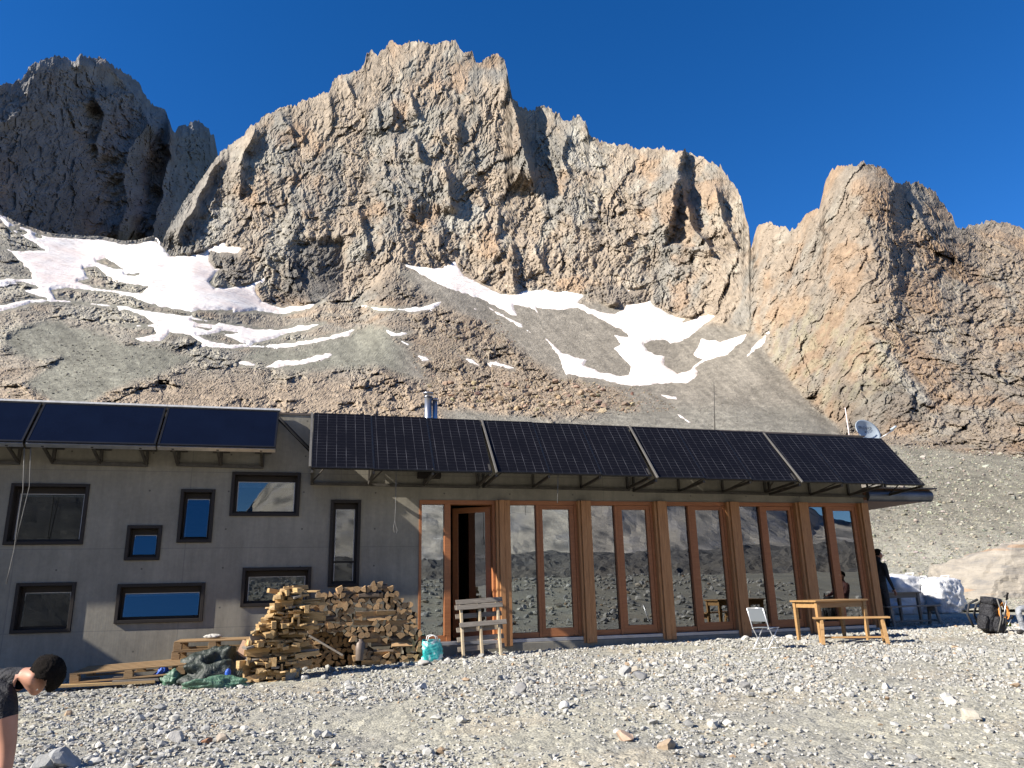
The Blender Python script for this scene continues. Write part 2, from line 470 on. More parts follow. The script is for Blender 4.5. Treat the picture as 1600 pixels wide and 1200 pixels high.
# ------------------------------------------------------------------ snow outlines (bearing and height)
SNOW = [
 ('broad snowfield on the left below the shaded peak, holding rock islands', [(-60,330),(0,335),(21,350),(65,366),(85,370),(129,373),(160,374),(191,381),(214,380),(244,372),(255,384),(266,400),(297,399),(318,392),(353,376),(354,384),(380,386),(372,398),(344,396),(329,393),(327,407),(336,419),(346,418),(338,428),(328,441),(336,450),(382,447),(412,436),(400,446),(402,459),(410,471),(439,480),(465,478),(503,471),(485,482),(446,491),(415,489),(400,486),(367,489),(310,484),(300,488),(300,494),(320,500),(345,505),(365,508),(400,513),(434,515),(470,508),(509,504),(478,517),(446,522),(428,531),(400,536),(390,541),(364,546),(313,542),(315,537),(297,524),(266,520),(251,534),(222,535),(207,529),(243,521),(240,512),(186,509),(240,506),(225,495),(181,480),(124,474),(96,472),(52,473),(0,488),(-60,505)],
  [[(-70,343),(0,343),(15,358),(70,391),(18,392),(0,384),(-70,384)], [(-70,384),(0,384),(15,392),(49,426),(49,435),(0,437),(-70,440)],
   [(-70,446),(0,444),(34,440),(59,449),(34,454),(72,467),(44,467),(0,477),(-70,480)], [(15,355),(24,354),(42,363),(35,366)], [(54,366),(60,365),(65,371),(58,370)],
   [(131,419),(150,417),(166,431),(195,443),(231,448),(220,458),(190,454),(150,450),(122,440),(140,436)],
   [(150,407),(165,404),(192,420),(170,417)], [(82,454),(103,450),(142,454),(191,459),(225,472),(248,479),(300,489),(298,494),(238,487),(201,479),(155,475),(111,471),(88,467)],
   [(305,493),(315,485),(362,486),(367,494),(400,488),(418,491),(470,492),(500,486),(512,496),(460,505),(434,511),(400,508),(367,506),(341,498)],
   [(300,500),(345,503),(340,506),(310,505)], [(306,511),(331,514),(325,516)], [(307,524),(345,520),(365,531),(385,538),(360,538),(330,532)], [(345,517),(372,520),(360,522)],
   [(195,428),(218,428),(210,431)]]),
 ('long thin snow band on the left, just under the broad snowfield', [(395,540),(439,537),(470,533),(519,524),(558,512),(545,525),(514,531),(480,538),(446,544),(400,543),(372,541)], []),
 ('small snow patch shaped like a blade in front of the grey moraine cone', [(414,574),(434,562),(467,562),(516,550),(519,555),(503,564),(472,570),(431,575)], []),
 ('tiny flat snow patch to the left of the blade shaped patch', [(371,566),(380,563),(400,568),(398,572),(374,571)], []),
 ('curved snow ribbon under the dark round outcrop in the centre', [(565,476),(586,480),(620,482),(658,479),(695,468),(679,482),(648,489),(622,485),(591,486)], []),
 ('snow tongue on the right shoulder of the grey moraine cone', [(598,510),(614,519),(643,519),(625,527),(614,526),(604,521)], []),
 ('short snow sliver just below the snow tongue on the cone', [(621,530),(644,538),(637,541)], []),
 ('narrow snow streak low on the right side of the cone', [(647,552),(661,556),(675,562),(661,565)], []),
 ('slanting snow streak among the boulders, left one of two', [(717,556),(738,560),(752,573),(736,568)], []),
 ('slanting snow streak among the boulders, right one of two', [(758,563),(775,565),(806,573),(804,578),(770,571)], []),
 ('very small snow spot on the grey scree beside the long snow slope', [(733,476),(752,484),(742,485)], []),
 ('great white snow bowl in the centre below the main cliff', [(625,409),(640,414),(674,418),(692,419),(710,409),(720,419),(727,431),(762,444),(782,457),(800,460),(809,453),(852,452),(870,455),(885,454),(916,460),(905,473),(934,486),(960,490),(976,482),(978,475),(1002,473),(1016,468),(1022,477),(1040,486),(1058,495),(1074,497),(1068,503),(1107,490),(1122,493),(1087,519),(1074,530),(1048,538),(1038,531),(1017,533),(1007,537),(1014,550),(1040,557),(1038,570),(1058,583),(1079,578),(1084,570),(1097,562),(1082,555),(1092,537),(1096,528),(1128,533),(1170,520),(1157,537),(1136,555),(1102,565),(1087,575),(1092,586),(1074,599),(1027,600),(991,604),(960,599),(929,591),(885,586),(877,570),(870,552),(844,521),(862,534),(877,550),(901,559),(919,561),(914,570),(940,581),(968,587),(981,585),(985,573),(973,560),(958,544),(968,537),(960,524),(981,525),(970,515),(934,498),(903,482),(865,485),(839,481),(841,490),(828,480),(803,477),(808,493),(797,492),(780,482),(749,467),(702,451),(671,437),(648,424),(633,417)], []),
 ('thin snow streak along the left edge of the central scree fan', [(757,476),(780,488),(815,507),(842,529),(826,519),(800,504),(778,492)], []),
 ('leaning snow strip at the right end of the snow bowl', [(1201,519),(1195,537),(1167,557),(1177,539),(1188,529)], []),
 ('small snow patch on the brown scree below the snow bowl', [(1030,616),(1058,619),(1058,625),(1044,623)], []),
 ('little snow ledge high on the rock above the snow bowl', [(974,449),(985,453),(1003,451),(994,457),(981,457)], []),
 ('faint pale streak of snow low on the scree above the panels', [(1050,642),(1062,648),(1083,661),(1076,661)], []),
]

# ------------------------------------------------------------------ main mountain sheet
_T = [(-200,322),(0,330),(21,345),(65,361),(85,365),(129,368),(160,369),(191,376),(214,375),(240,368),(250,385),(258,372),(268,345),(285,318),(300,300),(318,275),(335,250),(345,238),(352,232),(375,215),(395,195),(410,182),(440,168),(470,160),(500,150),(506,144),(514,146),(520,130),(530,118),(550,112),(564,106),(573,85),(580,78),(590,90),(600,78),(608,66),(625,70),(640,68),(665,65),(690,65),(710,64),(718,75),(725,79),(738,82),(743,95),(755,95),(765,87),(780,85),(790,97),(795,125),(800,150),(812,168),(835,172),(845,166),(855,167),(875,178),(883,187),(905,183),(915,195),(920,208),(940,218),(955,224),(965,225),(980,228),(1000,233),(1040,235),(1065,238),(1075,236),(1090,243),(1110,252),(1125,258),(1135,270),(1145,285),(1155,300),(1163,330),(1170,355),(1173,385),(1180,364),(1186,351),(1200,350),(1215,352),(1225,355),(1240,363),(1248,350),(1258,338),(1265,331),(1280,328),(1284,310),(1290,280),(1297,268),(1308,260),(1330,258),(1345,254),(1365,256),(1385,268),(1400,285),(1410,288),(1413,283),(1430,284),(1445,292),(1458,300),(1475,318),(1490,340),(1496,356),(1510,357),(1516,350),(1530,352),(1545,346),(1560,346),(1580,350),(1600,358),(1800,390)]
def main_top(x):
    y = line(_T)(x); return y + jag(x, 40, 5.8) * sstep(245, 262, x)
def envelope(pts, sig, up):
    g = np.arange(-400.0, 2000.0, 4.0); y = np.interp(g, *np.array(pts, float).T)
    k = np.exp(-0.5 * (np.arange(-3 * sig, 3 * sig + 1, 4.0) / sig) ** 2); k /= k.sum(); n = len(k) // 2
    y = np.convolve(np.pad(y, n, mode='edge'), k, 'valid')[:len(g)] - up
    return lambda x: np.interp(x, g, y)
_Fy = [(-200,350),(0,345),(129,384),(240,392),(258,398),(300,404),(345,432),(400,470),(440,484),(500,474),(560,470),(605,420),(700,428),(770,456),(900,474),(1000,482),(1060,500),(1120,505),(1180,520),(1220,580),(1300,660),(1340,685),(1400,692),(1600,714),(1800,724)]
_Fr = [(-200,1030),(240,1040),(300,1010),(345,930),(400,860),(500,850),(600,900),(700,920),(800,890),(900,850),(1000,840),(1060,820),(1120,760),(1180,620),(1220,430),(1300,275),(1340,225),(1400,200),(1600,175),(1800,170)]
_Tr = [(-200,1075),(240,1075),(258,1080),(300,1180),(345,1290),(600,1390),(800,1330),(1000,1180),(1120,1050),(1170,960),(1176,830),(1190,760),(1340,560),(1395,590),(1412,660),(1600,720),(1800,740)]
main_lines = [
 (lambda x: hor(x) + 46, line([(-200,26),(1800,26)])),
 (lambda x: hor(x) - 58, line([(-200,60),(1800,60)])),
 (line([(-200,720),(0,715),(700,720),(1000,735),(1300,765),(1600,820),(1800,830)]), line([(-200,115),(700,115),(1300,95),(1600,75),(1800,75)])),
 (line([(-200,668),(0,662),(700,655),(1000,662),(1300,715),(1400,735),(1600,770),(1800,780)]), line([(-200,165),(0,165),(700,200),(1000,210),(1300,135),(1600,98),(1800,95)])),
 (line([(-200,620),(0,600),(200,582),(400,577),(600,572),(700,588),(850,592),(930,596),(1050,606),(1150,612),(1250,664),(1320,692),(1400,704),(1600,728),(1800,738)]),
  line([(-200,280),(0,280),(200,300),(400,330),(600,360),(700,365),(850,385),(930,395),(1050,405),(1150,355),(1250,235),(1320,190),(1400,155),(1600,135),(1800,135)])),
 (soft_line(_Fy, 8), soft_line(_Fr)),
 (envelope(_T, 30, 26), soft_line(_Tr, 8))]
main_steps = [  # edges of pillars whose right-hand side drops back into shadow
 ([(792,120),(800,170),(812,215),(832,280)], 46, 45, 5), ([(886,212),(876,245),(886,268)], 12, 25, 3), ([(916,195),(921,215)], 10, 20, 4),
 ([(1064,282),(1066,315),(1088,360),(1112,388)], 44, 60, 5), ([(1118,298),(1126,335),(1150,385)], 34, 14, 5),
 ([(689,262),(700,288),(708,325)], 24, 26, 5), ([(640,150),(652,180)], 14, 14, 3), ([(646,215),(660,250)], 18, 18, 3), ([(612,165),(618,200)], 10, 14, 3),
 ([(560,330),(574,395)], 14, 18, 4), ([(683,368),(690,400)], 12, 16, 4), ([(708,170),(716,215)], 12, 20, 4), ([(590,170),(598,205)], 12, 16, 4), ([(545,125),(552,150)], 12, 16, 4),
 ([(798,378),(803,455)], 22, 26, 6), ([(836,380),(846,420)], 14, 18, 4), ([(775,330),(780,400)], 12, 24, 5), ([(530,378),(534,445)], -18, 60, 8), ([(455,395),(470,450)], 10, 30, 6),
 ([(398,205),(380,250),(372,300)], 26, 16, 6), ([(440,180),(455,205)], 14, 20, 4), ([(345,250),(315,300),(275,370)], 24, 16, 10), ([(475,330),(440,400)], 10, 30, 8),
 ([(510,150),(520,190)], 10, 24, 5), ([(960,470),(968,492)], 10, 20, 3), ([(690,200),(668,260),(640,330)], 8, 40, 12), ([(1000,300),(985,400)], 6, 50, 12), ([(900,290),(930,360)], 8, 40, 8),
 ([(1402,282),(1432,325),(1452,365),(1492,400)], 26, 60, 7), ([(1292,330),(1298,400),(1304,470)], 12, 30, 6), ([(1262,330),(1290,370)], 14, 16, 4), ([(1496,352),(1535,380)], 10, 30, 6),
 ([(1372,540),(1405,570),(1448,625)], 10, 50, 14), ([(1312,590),(1308,650)], 16, 30, 6), ([(1345,560),(1350,620)], 12, 20, 5), ([(1420,620),(1424,660)], 10, 20, 5), ([(1568,450),(1580,500)], 12, 40, 6), ([(1246,520),(1262,580)], 8, 30, 6), ([(1175,352),(1174,400)], -20, 8, 10)]

S = Sheet(-190, 1790, 1240, 580, lambda x: hor(x) + 46, main_top, main_lines)
X, Y = S.X, S.Y
Fy = line(_Fy)(X)
cliff = sstep(-8, 10, Fy - Y + 6 * vnoise(np.stack([X / 18, Y / 18, X * 0], -1), 3))
S.R -= 1.9 * step_offsets(X, Y, main_steps) * S.R0 / FPX * cliff
# the dark tower at the right end of the main wall stands behind the pale ramp
tower = poly_sdf([(1040,384),(1056,300),(1070,230),(1180,230),(1180,404),(1150,396),(1100,388)], X, Y) + 7 * fbm(np.stack([X / 22, Y / 14, X * 0], -1), 33, 4)
S.R += 60 * sstep(-3, 9, tower) * S.R0 / FPX
q = S.q()
snow_d = np.full(X.shape, -40.0)
for _, poly, holes in SNOW:
    d = poly_sdf(poly, X, Y)
    for h_ in holes: d = np.minimum(d, -poly_sdf(h_, X, Y))
    snow_d = np.maximum(snow_d, d)
snow_m = sstep(-5, 2, snow_d)
scree_polys = [[(598,402),(640,412),(700,440),(780,470),(800,450),(910,465),(1050,492),(1130,492),(1205,515),(1225,590),(1330,688),(1380,700),(1290,720),(700,720),(690,640),(860,655),(1000,640),(960,606),(880,590),(830,560),(770,510),(700,478),(640,440)],
 [(548,522),(578,508),(600,514),(640,548),(664,575),(668,602),(640,590),(600,572),(560,575),(520,572),(470,580),(380,560),(395,548),(450,548),(510,536)],
 [(0,530),(60,500),(160,520),(200,540),(260,545),(300,560),(240,590),(170,610),(120,640),(40,600),(90,560),(30,560)],
 [(1380,692),(1620,720),(1620,960),(1340,960),(1350,740)]]
scree = np.zeros_like(X)
for k, pl in enumerate(scree_polys):
    scree = np.maximum(scree, sstep(-9, 8, poly_sdf(pl, X, Y) + 9 * fbm(np.stack([X / 30, Y / 22, X * 0 + k], -1), 8, 4)))
scree = np.maximum(scree, snow_m * 0.9) * (1 - cliff * 0.6)
relief = rock_relief(q, 100)
edge = 1 - 0.55 * sstep(0.90, 1.0, (S.yb - Y) / (S.yb - S.yt))            # keep the traced skyline
rightside = sstep(1150, 1300, X)
G = np.abs(np.gradient(np.log(S.R0), axis=0) / (np.gradient(Y, axis=0) - 1e-6)) * FPX
G = np.clip(blur(G, 6, 2), 0, 9)                                           # how obliquely the slope is seen
soft = 3.2 * fbm(q / 26, 310, 4) + 1.4 * facets(q / 6.0, 320) + 1.5 * facets(q / 3.1, 325) + 0.9 * fbm(q / 2.2, 330, 2)
slabs = 1.0 * rock_relief(np.stack([q[..., 0], q[..., 1] * 1.5, q[..., 2] * .35], -1), 300, 1.0, (38, 20))
hum = sstep(-.25, .3, fbm(q / 60, 340, 3))
off = relief * cliff * (0.62 + 0.30 * G) * edge * (1.0 - 0.12 * rightside)
off = off + (1 - cliff) * (slabs * (1 - scree) * (0.35 + 0.85 * hum) * (0.42 + 0.28 * G) + soft * (0.30 + 0.26 * G) * (0.45 + .55 * (1 - scree)))
hid = sstep(28, 46, S.R0)
S.R = S.R - off * (1 - 0.93 * snow_m) * hid * S.R0 / FPX
P = S.pos(X, Y, S.R)
# colours of the rock, with some shaded hollows painted darker
n1, n2, n3 = fbm(q / 95, 400, 4), fbm(rot2(q, 50, 60, 22, 40), 410, 4), fbm(q / 13, 420, 4)
C = np.broadcast_to(np.array(TAN), X.shape + (3,)).copy()
C = mixc(C, GREY, sstep(-0.05, 0.35, n1 + 0.5 * n2) * (1 - 0.5 * rightside))
C = mixc(C, PALE, 0.55 * sstep(0.12, 0.45, n2 - 0.2 * n1))
C = mixc(C, ORANGE, 0.50 * sstep(0.15, 0.5, fbm(q / 48, 430, 4) + 0.25 * rightside * (Y > 380) + 0.16 * sstep(120, 20, Y - S.yt) * (X > 640)))
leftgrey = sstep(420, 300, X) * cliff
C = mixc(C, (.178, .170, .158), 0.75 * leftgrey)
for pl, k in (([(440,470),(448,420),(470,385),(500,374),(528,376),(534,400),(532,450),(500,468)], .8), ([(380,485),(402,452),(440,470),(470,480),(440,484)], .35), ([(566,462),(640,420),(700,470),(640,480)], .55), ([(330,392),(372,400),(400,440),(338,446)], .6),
              ([(900,462),(960,440),(1010,465),(960,490)], .45), ([(-80,343),(70,391),(50,436),(75,468),(-80,480)], .65), ([(1300,600),(1420,590),(1450,660),(1310,680)], .45), ([(780,250),(812,160),(840,280),(800,300)], .2)):  # last two polygons paint in shade: under the right overhang, beside the summit tower
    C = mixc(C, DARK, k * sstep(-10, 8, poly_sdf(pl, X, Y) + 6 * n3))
for pl, k in (([(895,200),(925,215),(950,260),(905,265),(880,262)], .6), ([(690,350),(735,310),(760,335),(720,372)], .6), ([(318,345),(350,320),(372,312),(350,370),(320,388)], .5), ([(1360,520),(1385,540),(1460,630),(1445,640),(1380,570)], .6)):
    C = mixc(C, (.33, .315, .28), k * sstep(-8, 6, poly_sdf(pl, X, Y) + 6 * n3))
C = mixc(C, (.235, .215, .145), 0.5 * sstep(-25, 25, poly_sdf([(1190,520),(1260,480),(1400,520),(1400,600),(1290,640),(1210,580)], X, Y)) * sstep(-.1, .3, n3))
below = 1 - cliff
C = mixc(C, TALUS, below * 0.7 * sstep(0.0, 0.5, (X - 560) / 300))
C = mixc(C, (.335, .31, .262), below * (.35 + .6 * hum) * sstep(620, 420, X))
C = mixc(C, (.34, .265, .195), below * 0.85 * sstep(560, 620, Y + 12 * n1) * sstep(1000, 800, X))
C = mixc(C, SCREE, scree * below)
C = mixc(C, SCREEG, scree * below * sstep(660, 600, X) * 0.9)
C = mixc(C, (.27, .25, .20), scree * below * sstep(1330, 1400, X))
C = mixc(C, (.235, .218, .185), scree * below * sstep(622, 650, Y) * sstep(690, 720, X) * sstep(1330, 1250, X))
C *= (1 + 0.26 * n3 + 0.30 * fbm(q / 4.5, 440, 4) + 0.12 * fbm(rot2(q, 50, 30, 5, 15), 445, 3))[..., None]
C = mixc(C, (.43, .405, .335), sstep(85, 45, S.R0))
C *= np.where(cliff > .5, .95 - .12 * rightside, .84 - .09 * sstep(1330, 1400, X))[..., None] * (1 + 0.22 * vnoise(q / 1.7, 450) * (1 - cliff * .5) * (1 - snow_m))[..., None] * np.array((1.0, 1.0, .955))
C *= (1 + scree * (1 - snow_m) * (.30 * fbm(rot2(q, -48, 90, 4.5, 60), 460, 4) + .16 * fbm(rot2(q, -60, 160, 14, 60), 463, 3)))[..., None]
C = np.clip(C, 0.02, 0.8)
rock_mat = tinted_attr('mountain rock', 0.95, 0.2, 0.05, 0.30, ((0.35, 0.55, 1.6), (1.4, 0.4, 0.4)))
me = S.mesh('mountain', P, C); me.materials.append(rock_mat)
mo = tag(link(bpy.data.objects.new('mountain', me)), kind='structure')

# ------------------------------------------------------------------ shaded peak behind, on the left
_LT = [(-260,160),(-100,138),(0,133),(20,127),(35,122),(40,112),(55,98),(75,92),(85,90),(105,92),(112,98),(120,92),(128,84),(135,90),(142,92),(160,91),(180,105),(200,120),(215,130),(225,143),(235,160),(245,168),(258,172),(262,185),(268,200),(273,209),(281,196),(300,190),(310,190),(325,200),(335,213),(338,230),(341,243),(350,270),(420,340)]
def left_top(x): return line(_LT)(x) + jag(x, 77, 6)
left_lines = [(lambda x: np.full_like(x, 450.0), line([(-260,940),(0,1085),(120,1290),(200,1540),(260,1800),(340,2150),(420,2300)])),
              (lambda x: np.full_like(x, 395.0), line([(-260,960),(0,1105),(120,1310),(200,1560),(260,1820),(340,2170),(420,2320)])),
              (envelope(_LT, 24, 22), line([(-260,1130),(0,1300),(90,1470),(140,1620),(200,1800),(262,2020),(280,2120),(340,2420),(420,2600)]))]
left_steps = [([(150,148),(160,175),(158,210),(150,245)], 40, 9, 60), ([(232,192),(208,228),(192,268),(200,320),(186,368)], 85, 24, 75), ([(268,200),(264,255),(250,320),(236,385)], 90, 10, 60),
              ([(128,84),(122,105)], 25, 8, 14), ([(60,100),(40,160),(10,190)], 22, 26, 40), ([(165,95),(200,140),(240,200)], 55, 60, 12), ([(210,330),(182,372)], 20, 14, 30), ([(300,195),(312,240),(300,300)], 25, 10, 40)]
L = Sheet(-260, 420, 430, 250, lambda x: np.full_like(x, 450.0), left_top, left_lines, 3)
L.R -= 1.3 * step_offsets(L.X, L.Y, left_steps) * L.R0 / FPX
ql = L.q()
edge = 1 - 0.55 * sstep(0.88, 1.0, (450 - L.Y) / (450 - L.yt))
L.R -= rock_relief(ql, 700, .8, (75, 40), 1.7) * edge * L.R0 / FPX
PL = L.pos(L.X, L.Y, L.R)
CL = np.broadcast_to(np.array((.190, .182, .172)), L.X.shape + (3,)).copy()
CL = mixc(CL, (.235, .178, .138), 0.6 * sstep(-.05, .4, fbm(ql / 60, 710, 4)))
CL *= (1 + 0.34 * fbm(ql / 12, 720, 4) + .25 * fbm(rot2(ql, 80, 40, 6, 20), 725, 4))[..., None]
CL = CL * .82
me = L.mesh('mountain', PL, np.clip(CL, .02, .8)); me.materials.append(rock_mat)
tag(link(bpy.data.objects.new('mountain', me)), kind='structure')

# ------------------------------------------------------------------ snow
t = NT('old summer snow'); v = t.coord()
f = t.noise(v, 0.012, 6, 0.6); g = t.noise(v, 0.12, 5, 0.6)
c = t.ramp(f, [(0.36, (.74, .64, .575)), (0.64, (.80, .765, .71))])
t.col(t.mix(c, t.ramp(g, [(0.28, (.60, .55, .50)), (0.52, (1, 1, 1))]), 0.65, 'MULTIPLY')).set(0.6, 0, 0.3)
b = t.bump(t.noise(t.coord('Object', (1, 1, 2.5)), 0.09, 6, 0.62), 0.6, 2.2); t.bump(t.noise(v, 0.5, 5, 0.6), 0.35, .5, b)
snow_mat = t.m
def snow_patch(label, poly, holes):
    p = np.array(poly, float); st = 0.9 if np.ptp(p[:, 0]) < 250 else 1.15
    xs = np.arange(p[:, 0].min() - 5, p[:, 0].max() + 5, st); ys = np.arange(p[:, 1].max() + 5, p[:, 1].min() - 5, -st)
    gx, gy = np.meshgrid(xs, ys)
    d = poly_sdf(poly, gx, gy)
    for h_ in holes: d = np.minimum(d, -poly_sdf(h_, gx, gy))
    d = d + 2.6 * fbm(np.stack([gx / 9, gy / 5, gx * 0], -1), 500, 4, 0.6)
    r = S.sample(S.R0, gx, gy)
    pp = S.pos(gx, gy, r)
    up = -1.3 + 3.3 * sstep(-3.0, 6.0, d) + 0.7 * fbm(np.stack([gx / 30, gy / 10, gx * 0], -1), 520, 3) * sstep(2, 10, d)
    pp[..., 2] += up * r / FPX
    idx = np.arange(gx.size).reshape(gx.shape)
    keep = (np.maximum.reduce([d[:-1, :-1], d[:-1, 1:], d[1:, 1:], d[1:, :-1]]) > -1.0)
    qd = np.stack([idx[:-1, :-1], idx[:-1, 1:], idx[1:, 1:], idx[1:, :-1]], -1)[keep]
    used, inv = np.unique(qd, return_inverse=True)
    me = np_mesh('snow_patch', pp.reshape(-1, 3)[used], inv.reshape(-1, 4), smooth=True); me.materials.append(snow_mat)
    o = link(bpy.data.objects.new('snow_patch', me))
    return tag(o, label, 'snow patch', 'snow patches below the cliffs')
for lab, poly, holes in SNOW: snow_patch(lab, poly, holes)

# ------------------------------------------------------------------ boulders strewn on the slopes (uncountable)
def rock_shapes(n, seed, sub=1):
    r = np.random.default_rng(seed); out = []
    bm = bmesh.new(); bmesh.ops.create_icosphere(bm, subdivisions=max(sub, 1), radius=1.0) if sub else bmesh.ops.create_cube(bm, size=1.35)
    bmesh.ops.triangulate(bm, faces=bm.faces)
    base = np.array([v.co[:] for v in bm.verts]); tri = np.array([[v.index for v in f.verts] for f in bm.faces]); bm.free()
    for _ in range(n):
        v = base.copy()
        for _k in range(9 if sub else 2):
            d = r.normal(size=3); d /= np.linalg.norm(d); h = r.uniform(0.45, 0.85)
            e = v @ d; v = v - np.outer(np.maximum(e - h, 0), d)
        v += r.normal(0, 0.05 if sub else .16, v.shape); out.append(v * r.uniform([.8, .6, .45], [1.2, 1.0, .8]))
    return out, tri
def scatter_mesh(name, pos, size, seed, cols, sink=0.25, nshape=24, sub=1):
    shapes, tri = rock_shapes(nshape, seed, sub); r = np.random.default_rng(seed + 1); n = len(pos)
    sh = np.stack(shapes); k = r.integers(0, nshape, n); a = r.uniform(0, 6.283, n); b = r.normal(0, 0.35, n)
    V = sh[k] * size[:, None, None]
    c, s = np.cos(b)[:, None], np.sin(b)[:, None]; V = np.stack([V[..., 0], V[..., 1] * c - V[..., 2] * s, V[..., 1] * s + V[..., 2] * c], -1)
    c, s = np.cos(a)[:, None], np.sin(a)[:, None]; V = np.stack([V[..., 0] * c - V[..., 1] * s, V[..., 0] * s + V[..., 1] * c, V[..., 2]], -1)
    V = V + pos[:, None, :]; V[..., 2] += (size * (0.5 - sink))[:, None]
    nv = sh.shape[1]; T = (tri[None] + (np.arange(n) * nv)[:, None, None]).reshape(-1, 3)
    me = np_mesh(name, V.reshape(-1, 3), None, T, smooth=False); set_col(me, np.repeat(cols, nv, 0)); return me
def slope_points(n, poly, seed, ybias=1.0):
    r = np.random.default_rng(seed); p = np.array(poly, float); x = r.uniform(p[:, 0].min(), p[:, 0].max(), n * 3); y = p[:, 1].min() + np.ptp(p[:, 1]) * r.uniform(0, 1, n * 3) ** ybias
    k = poly_sdf(poly, x, y) > 0; x, y = x[k][:n], y[k][:n]
    return x, y, S.sample(P, x, y)
parts_ = []
for poly, n, lo, hi, c0, sd in (
    ([(640,560),(700,500),(780,500),(860,590),(930,598),(1000,604),(1060,640),(980,650),(860,640),(700,620),(660,600)], 3600, 1.2, 5.0, (.27,.21,.15), 1),
    ([(660,600),(860,592),(1000,606),(1000,650),(700,640)], 300, 4.0, 19.0, (.29,.22,.15), 2),
    ([(0,520),(300,500),(540,560),(640,580),(640,640),(0,622)], 2200, 1.0, 4.5, (.21,.195,.16), 3),
    ([(1360,690),(1600,712),(1640,945),(1360,950)], 7800, 1.2, 4.6, (.285,.27,.215), 4),
    ([(1360,690),(1600,712),(1610,905),(1360,925)], 420, 4.0, 11.0, (.29,.27,.22), 5),
    ([(1000,620),(1220,600),(1330,690),(1000,680),(760,650)], 2500, 0.8, 2.6, (.205,.19,.16), 6)):
    x, y, pp = slope_points(n, poly, 900 + sd)
    r = np.random.default_rng(950 + sd); z = (lo + (hi - lo) * r.uniform(0, 1, len(x)) ** 3) * S.sample(S.R0, x, y) / FPX * 0.5
    cc = np.array(c0) * r.uniform(0.65, 1.25, (len(x), 1)) * (1 + r.normal(0, 0.05, (len(x), 3)))
    parts_.append((pp, z, cc))
me = scatter_mesh('boulder_field', np.concatenate([a[0] for a in parts_]), np.concatenate([a[1] for a in parts_]), 31, np.clip(np.concatenate([a[2] for a in parts_]), .03, .8))
me.materials.append(rock_mat)
tag(link(bpy.data.objects.new('boulder_field', me)), 'brown and grey boulders strewn over the slopes below the cliffs', 'boulders', kind='stuff')

# ------------------------------------------------------------------ gravel terrace
_zb = line([(-40,.36),(-8,.38),(0,.40),(2,.45),(4,.53),(7,.58),(10,.62),(14,.67),(20,.70),(60,.9)])
_zd = line([(-60,-1.2),(-30,-.35),(-14.5,0.0),(-10,.36),(-6,.68),(-3,.90),(-1.5,.98),(0,1),(60,1)])
def ground_z(u, d):
    u = np.asarray(u, float); d = np.asarray(d, float); f = _zd(d)
    return np.where(d > -14.5, _zb(u) * np.maximum(f, 0), np.interp(d, [-60, -46, -34, -24, -19, -14.5], [3.6, 2.7, 1.75, .55, .2, 0.0]))
def uneven(u, d):
    p = np.stack([np.asarray(u, float), np.asarray(d, float), np.zeros(np.shape(u))], -1)
    return 0.035 * fbm(p / 2.3, 40, 3) + 0.018 * fbm(p / 0.55, 44, 3)
def gz(u, d): return float(ground_z(u, d) + uneven(np.array([u]), np.array([d]))[0])
def on_ground(u, d, dz=0.0): return Vector(tuple(hut(u, d, gz(u, d) + dz)))

gu = np.concatenate([np.linspace(-60, -8, 53)[:-1], np.linspace(-8, 20, 430), np.linspace(20, 62, 40)[1:]])
gd = np.concatenate([np.linspace(-45, -12, 34)[:-1], np.linspace(-12, 3, 300), np.linspace(3, 42, 40)[1:]])
GU, GD = np.meshgrid(gu, gd)
p3 = np.stack([GU, GD, GU * 0], -1)
h = ground_z(GU, GD) + uneven(GU, GD)
fine = (0.012 * facets(p3 / 0.16, 51) + 0.012 * fbm(p3 / 0.09, 52, 2)) * ((GD > -12) & (GD < 3) & (GU > -8) & (GU < 20))
GP = ORG + GU[..., None] * U + GD[..., None] * W + (h + fine)[..., None] * ZV
gc = np.broadcast_to(np.array((.450, .444, .370)), GU.shape + (3,)).copy()
gc = mixc(gc, (.385, .382, .335), sstep(-.1, .4, fbm(p3 / 1.6, 60, 4))); gc = mixc(gc, (.48, .44, .345), .6 * sstep(.1, .4, fbm(p3 / 0.9, 61, 4)))
gc *= 0.70 * (1 + 0.22 * fbm(p3 / 0.12, 62, 3))[..., None]
idx = np.arange(GU.size).reshape(GU.shape)
me = np_mesh('ground', GP.reshape(-1, 3), np.stack([idx[:-1, :-1], idx[:-1, 1:], idx[1:, 1:], idx[1:, :-1]], -1).reshape(-1, 4))
set_col(me, np.clip(gc.reshape(-1, 3), .05, .8))
t = NT('gravel'); v = t.coord()
vc = t.vor(v, 42.0, 'F1', 'Color'); vd = t.vor(v, 42.0); v2 = t.vor(v, 130.0, 'F1', 'Color')
c = t.mix(t.attr(), t.ramp(t.sep(vc)[0], [(0.0, (.62, .60, .57)), (0.5, (1, .98, .95)), (1.0, (1.2, 1.18, 1.15))]), 0.75, 'MULTIPLY')
c = t.mix(c, t.ramp(t.sep(v2)[1], [(0.0, (.6, .58, .56)), (1.0, (1.25, 1.2, 1.15))]), 0.6, 'MULTIPLY')
t.col(c).set(0.95, 0, 0.2)
b = t.bump(t.math('SUBTRACT', 1.0, vd), 0.45, 0.015); t.bump(t.noise(v, 160, 4), 0.5, 0.006, b)
gravel_mat = t.m; me.materials.append(gravel_mat)
tag(link(bpy.data.objects.new('ground', me)), kind='structure')

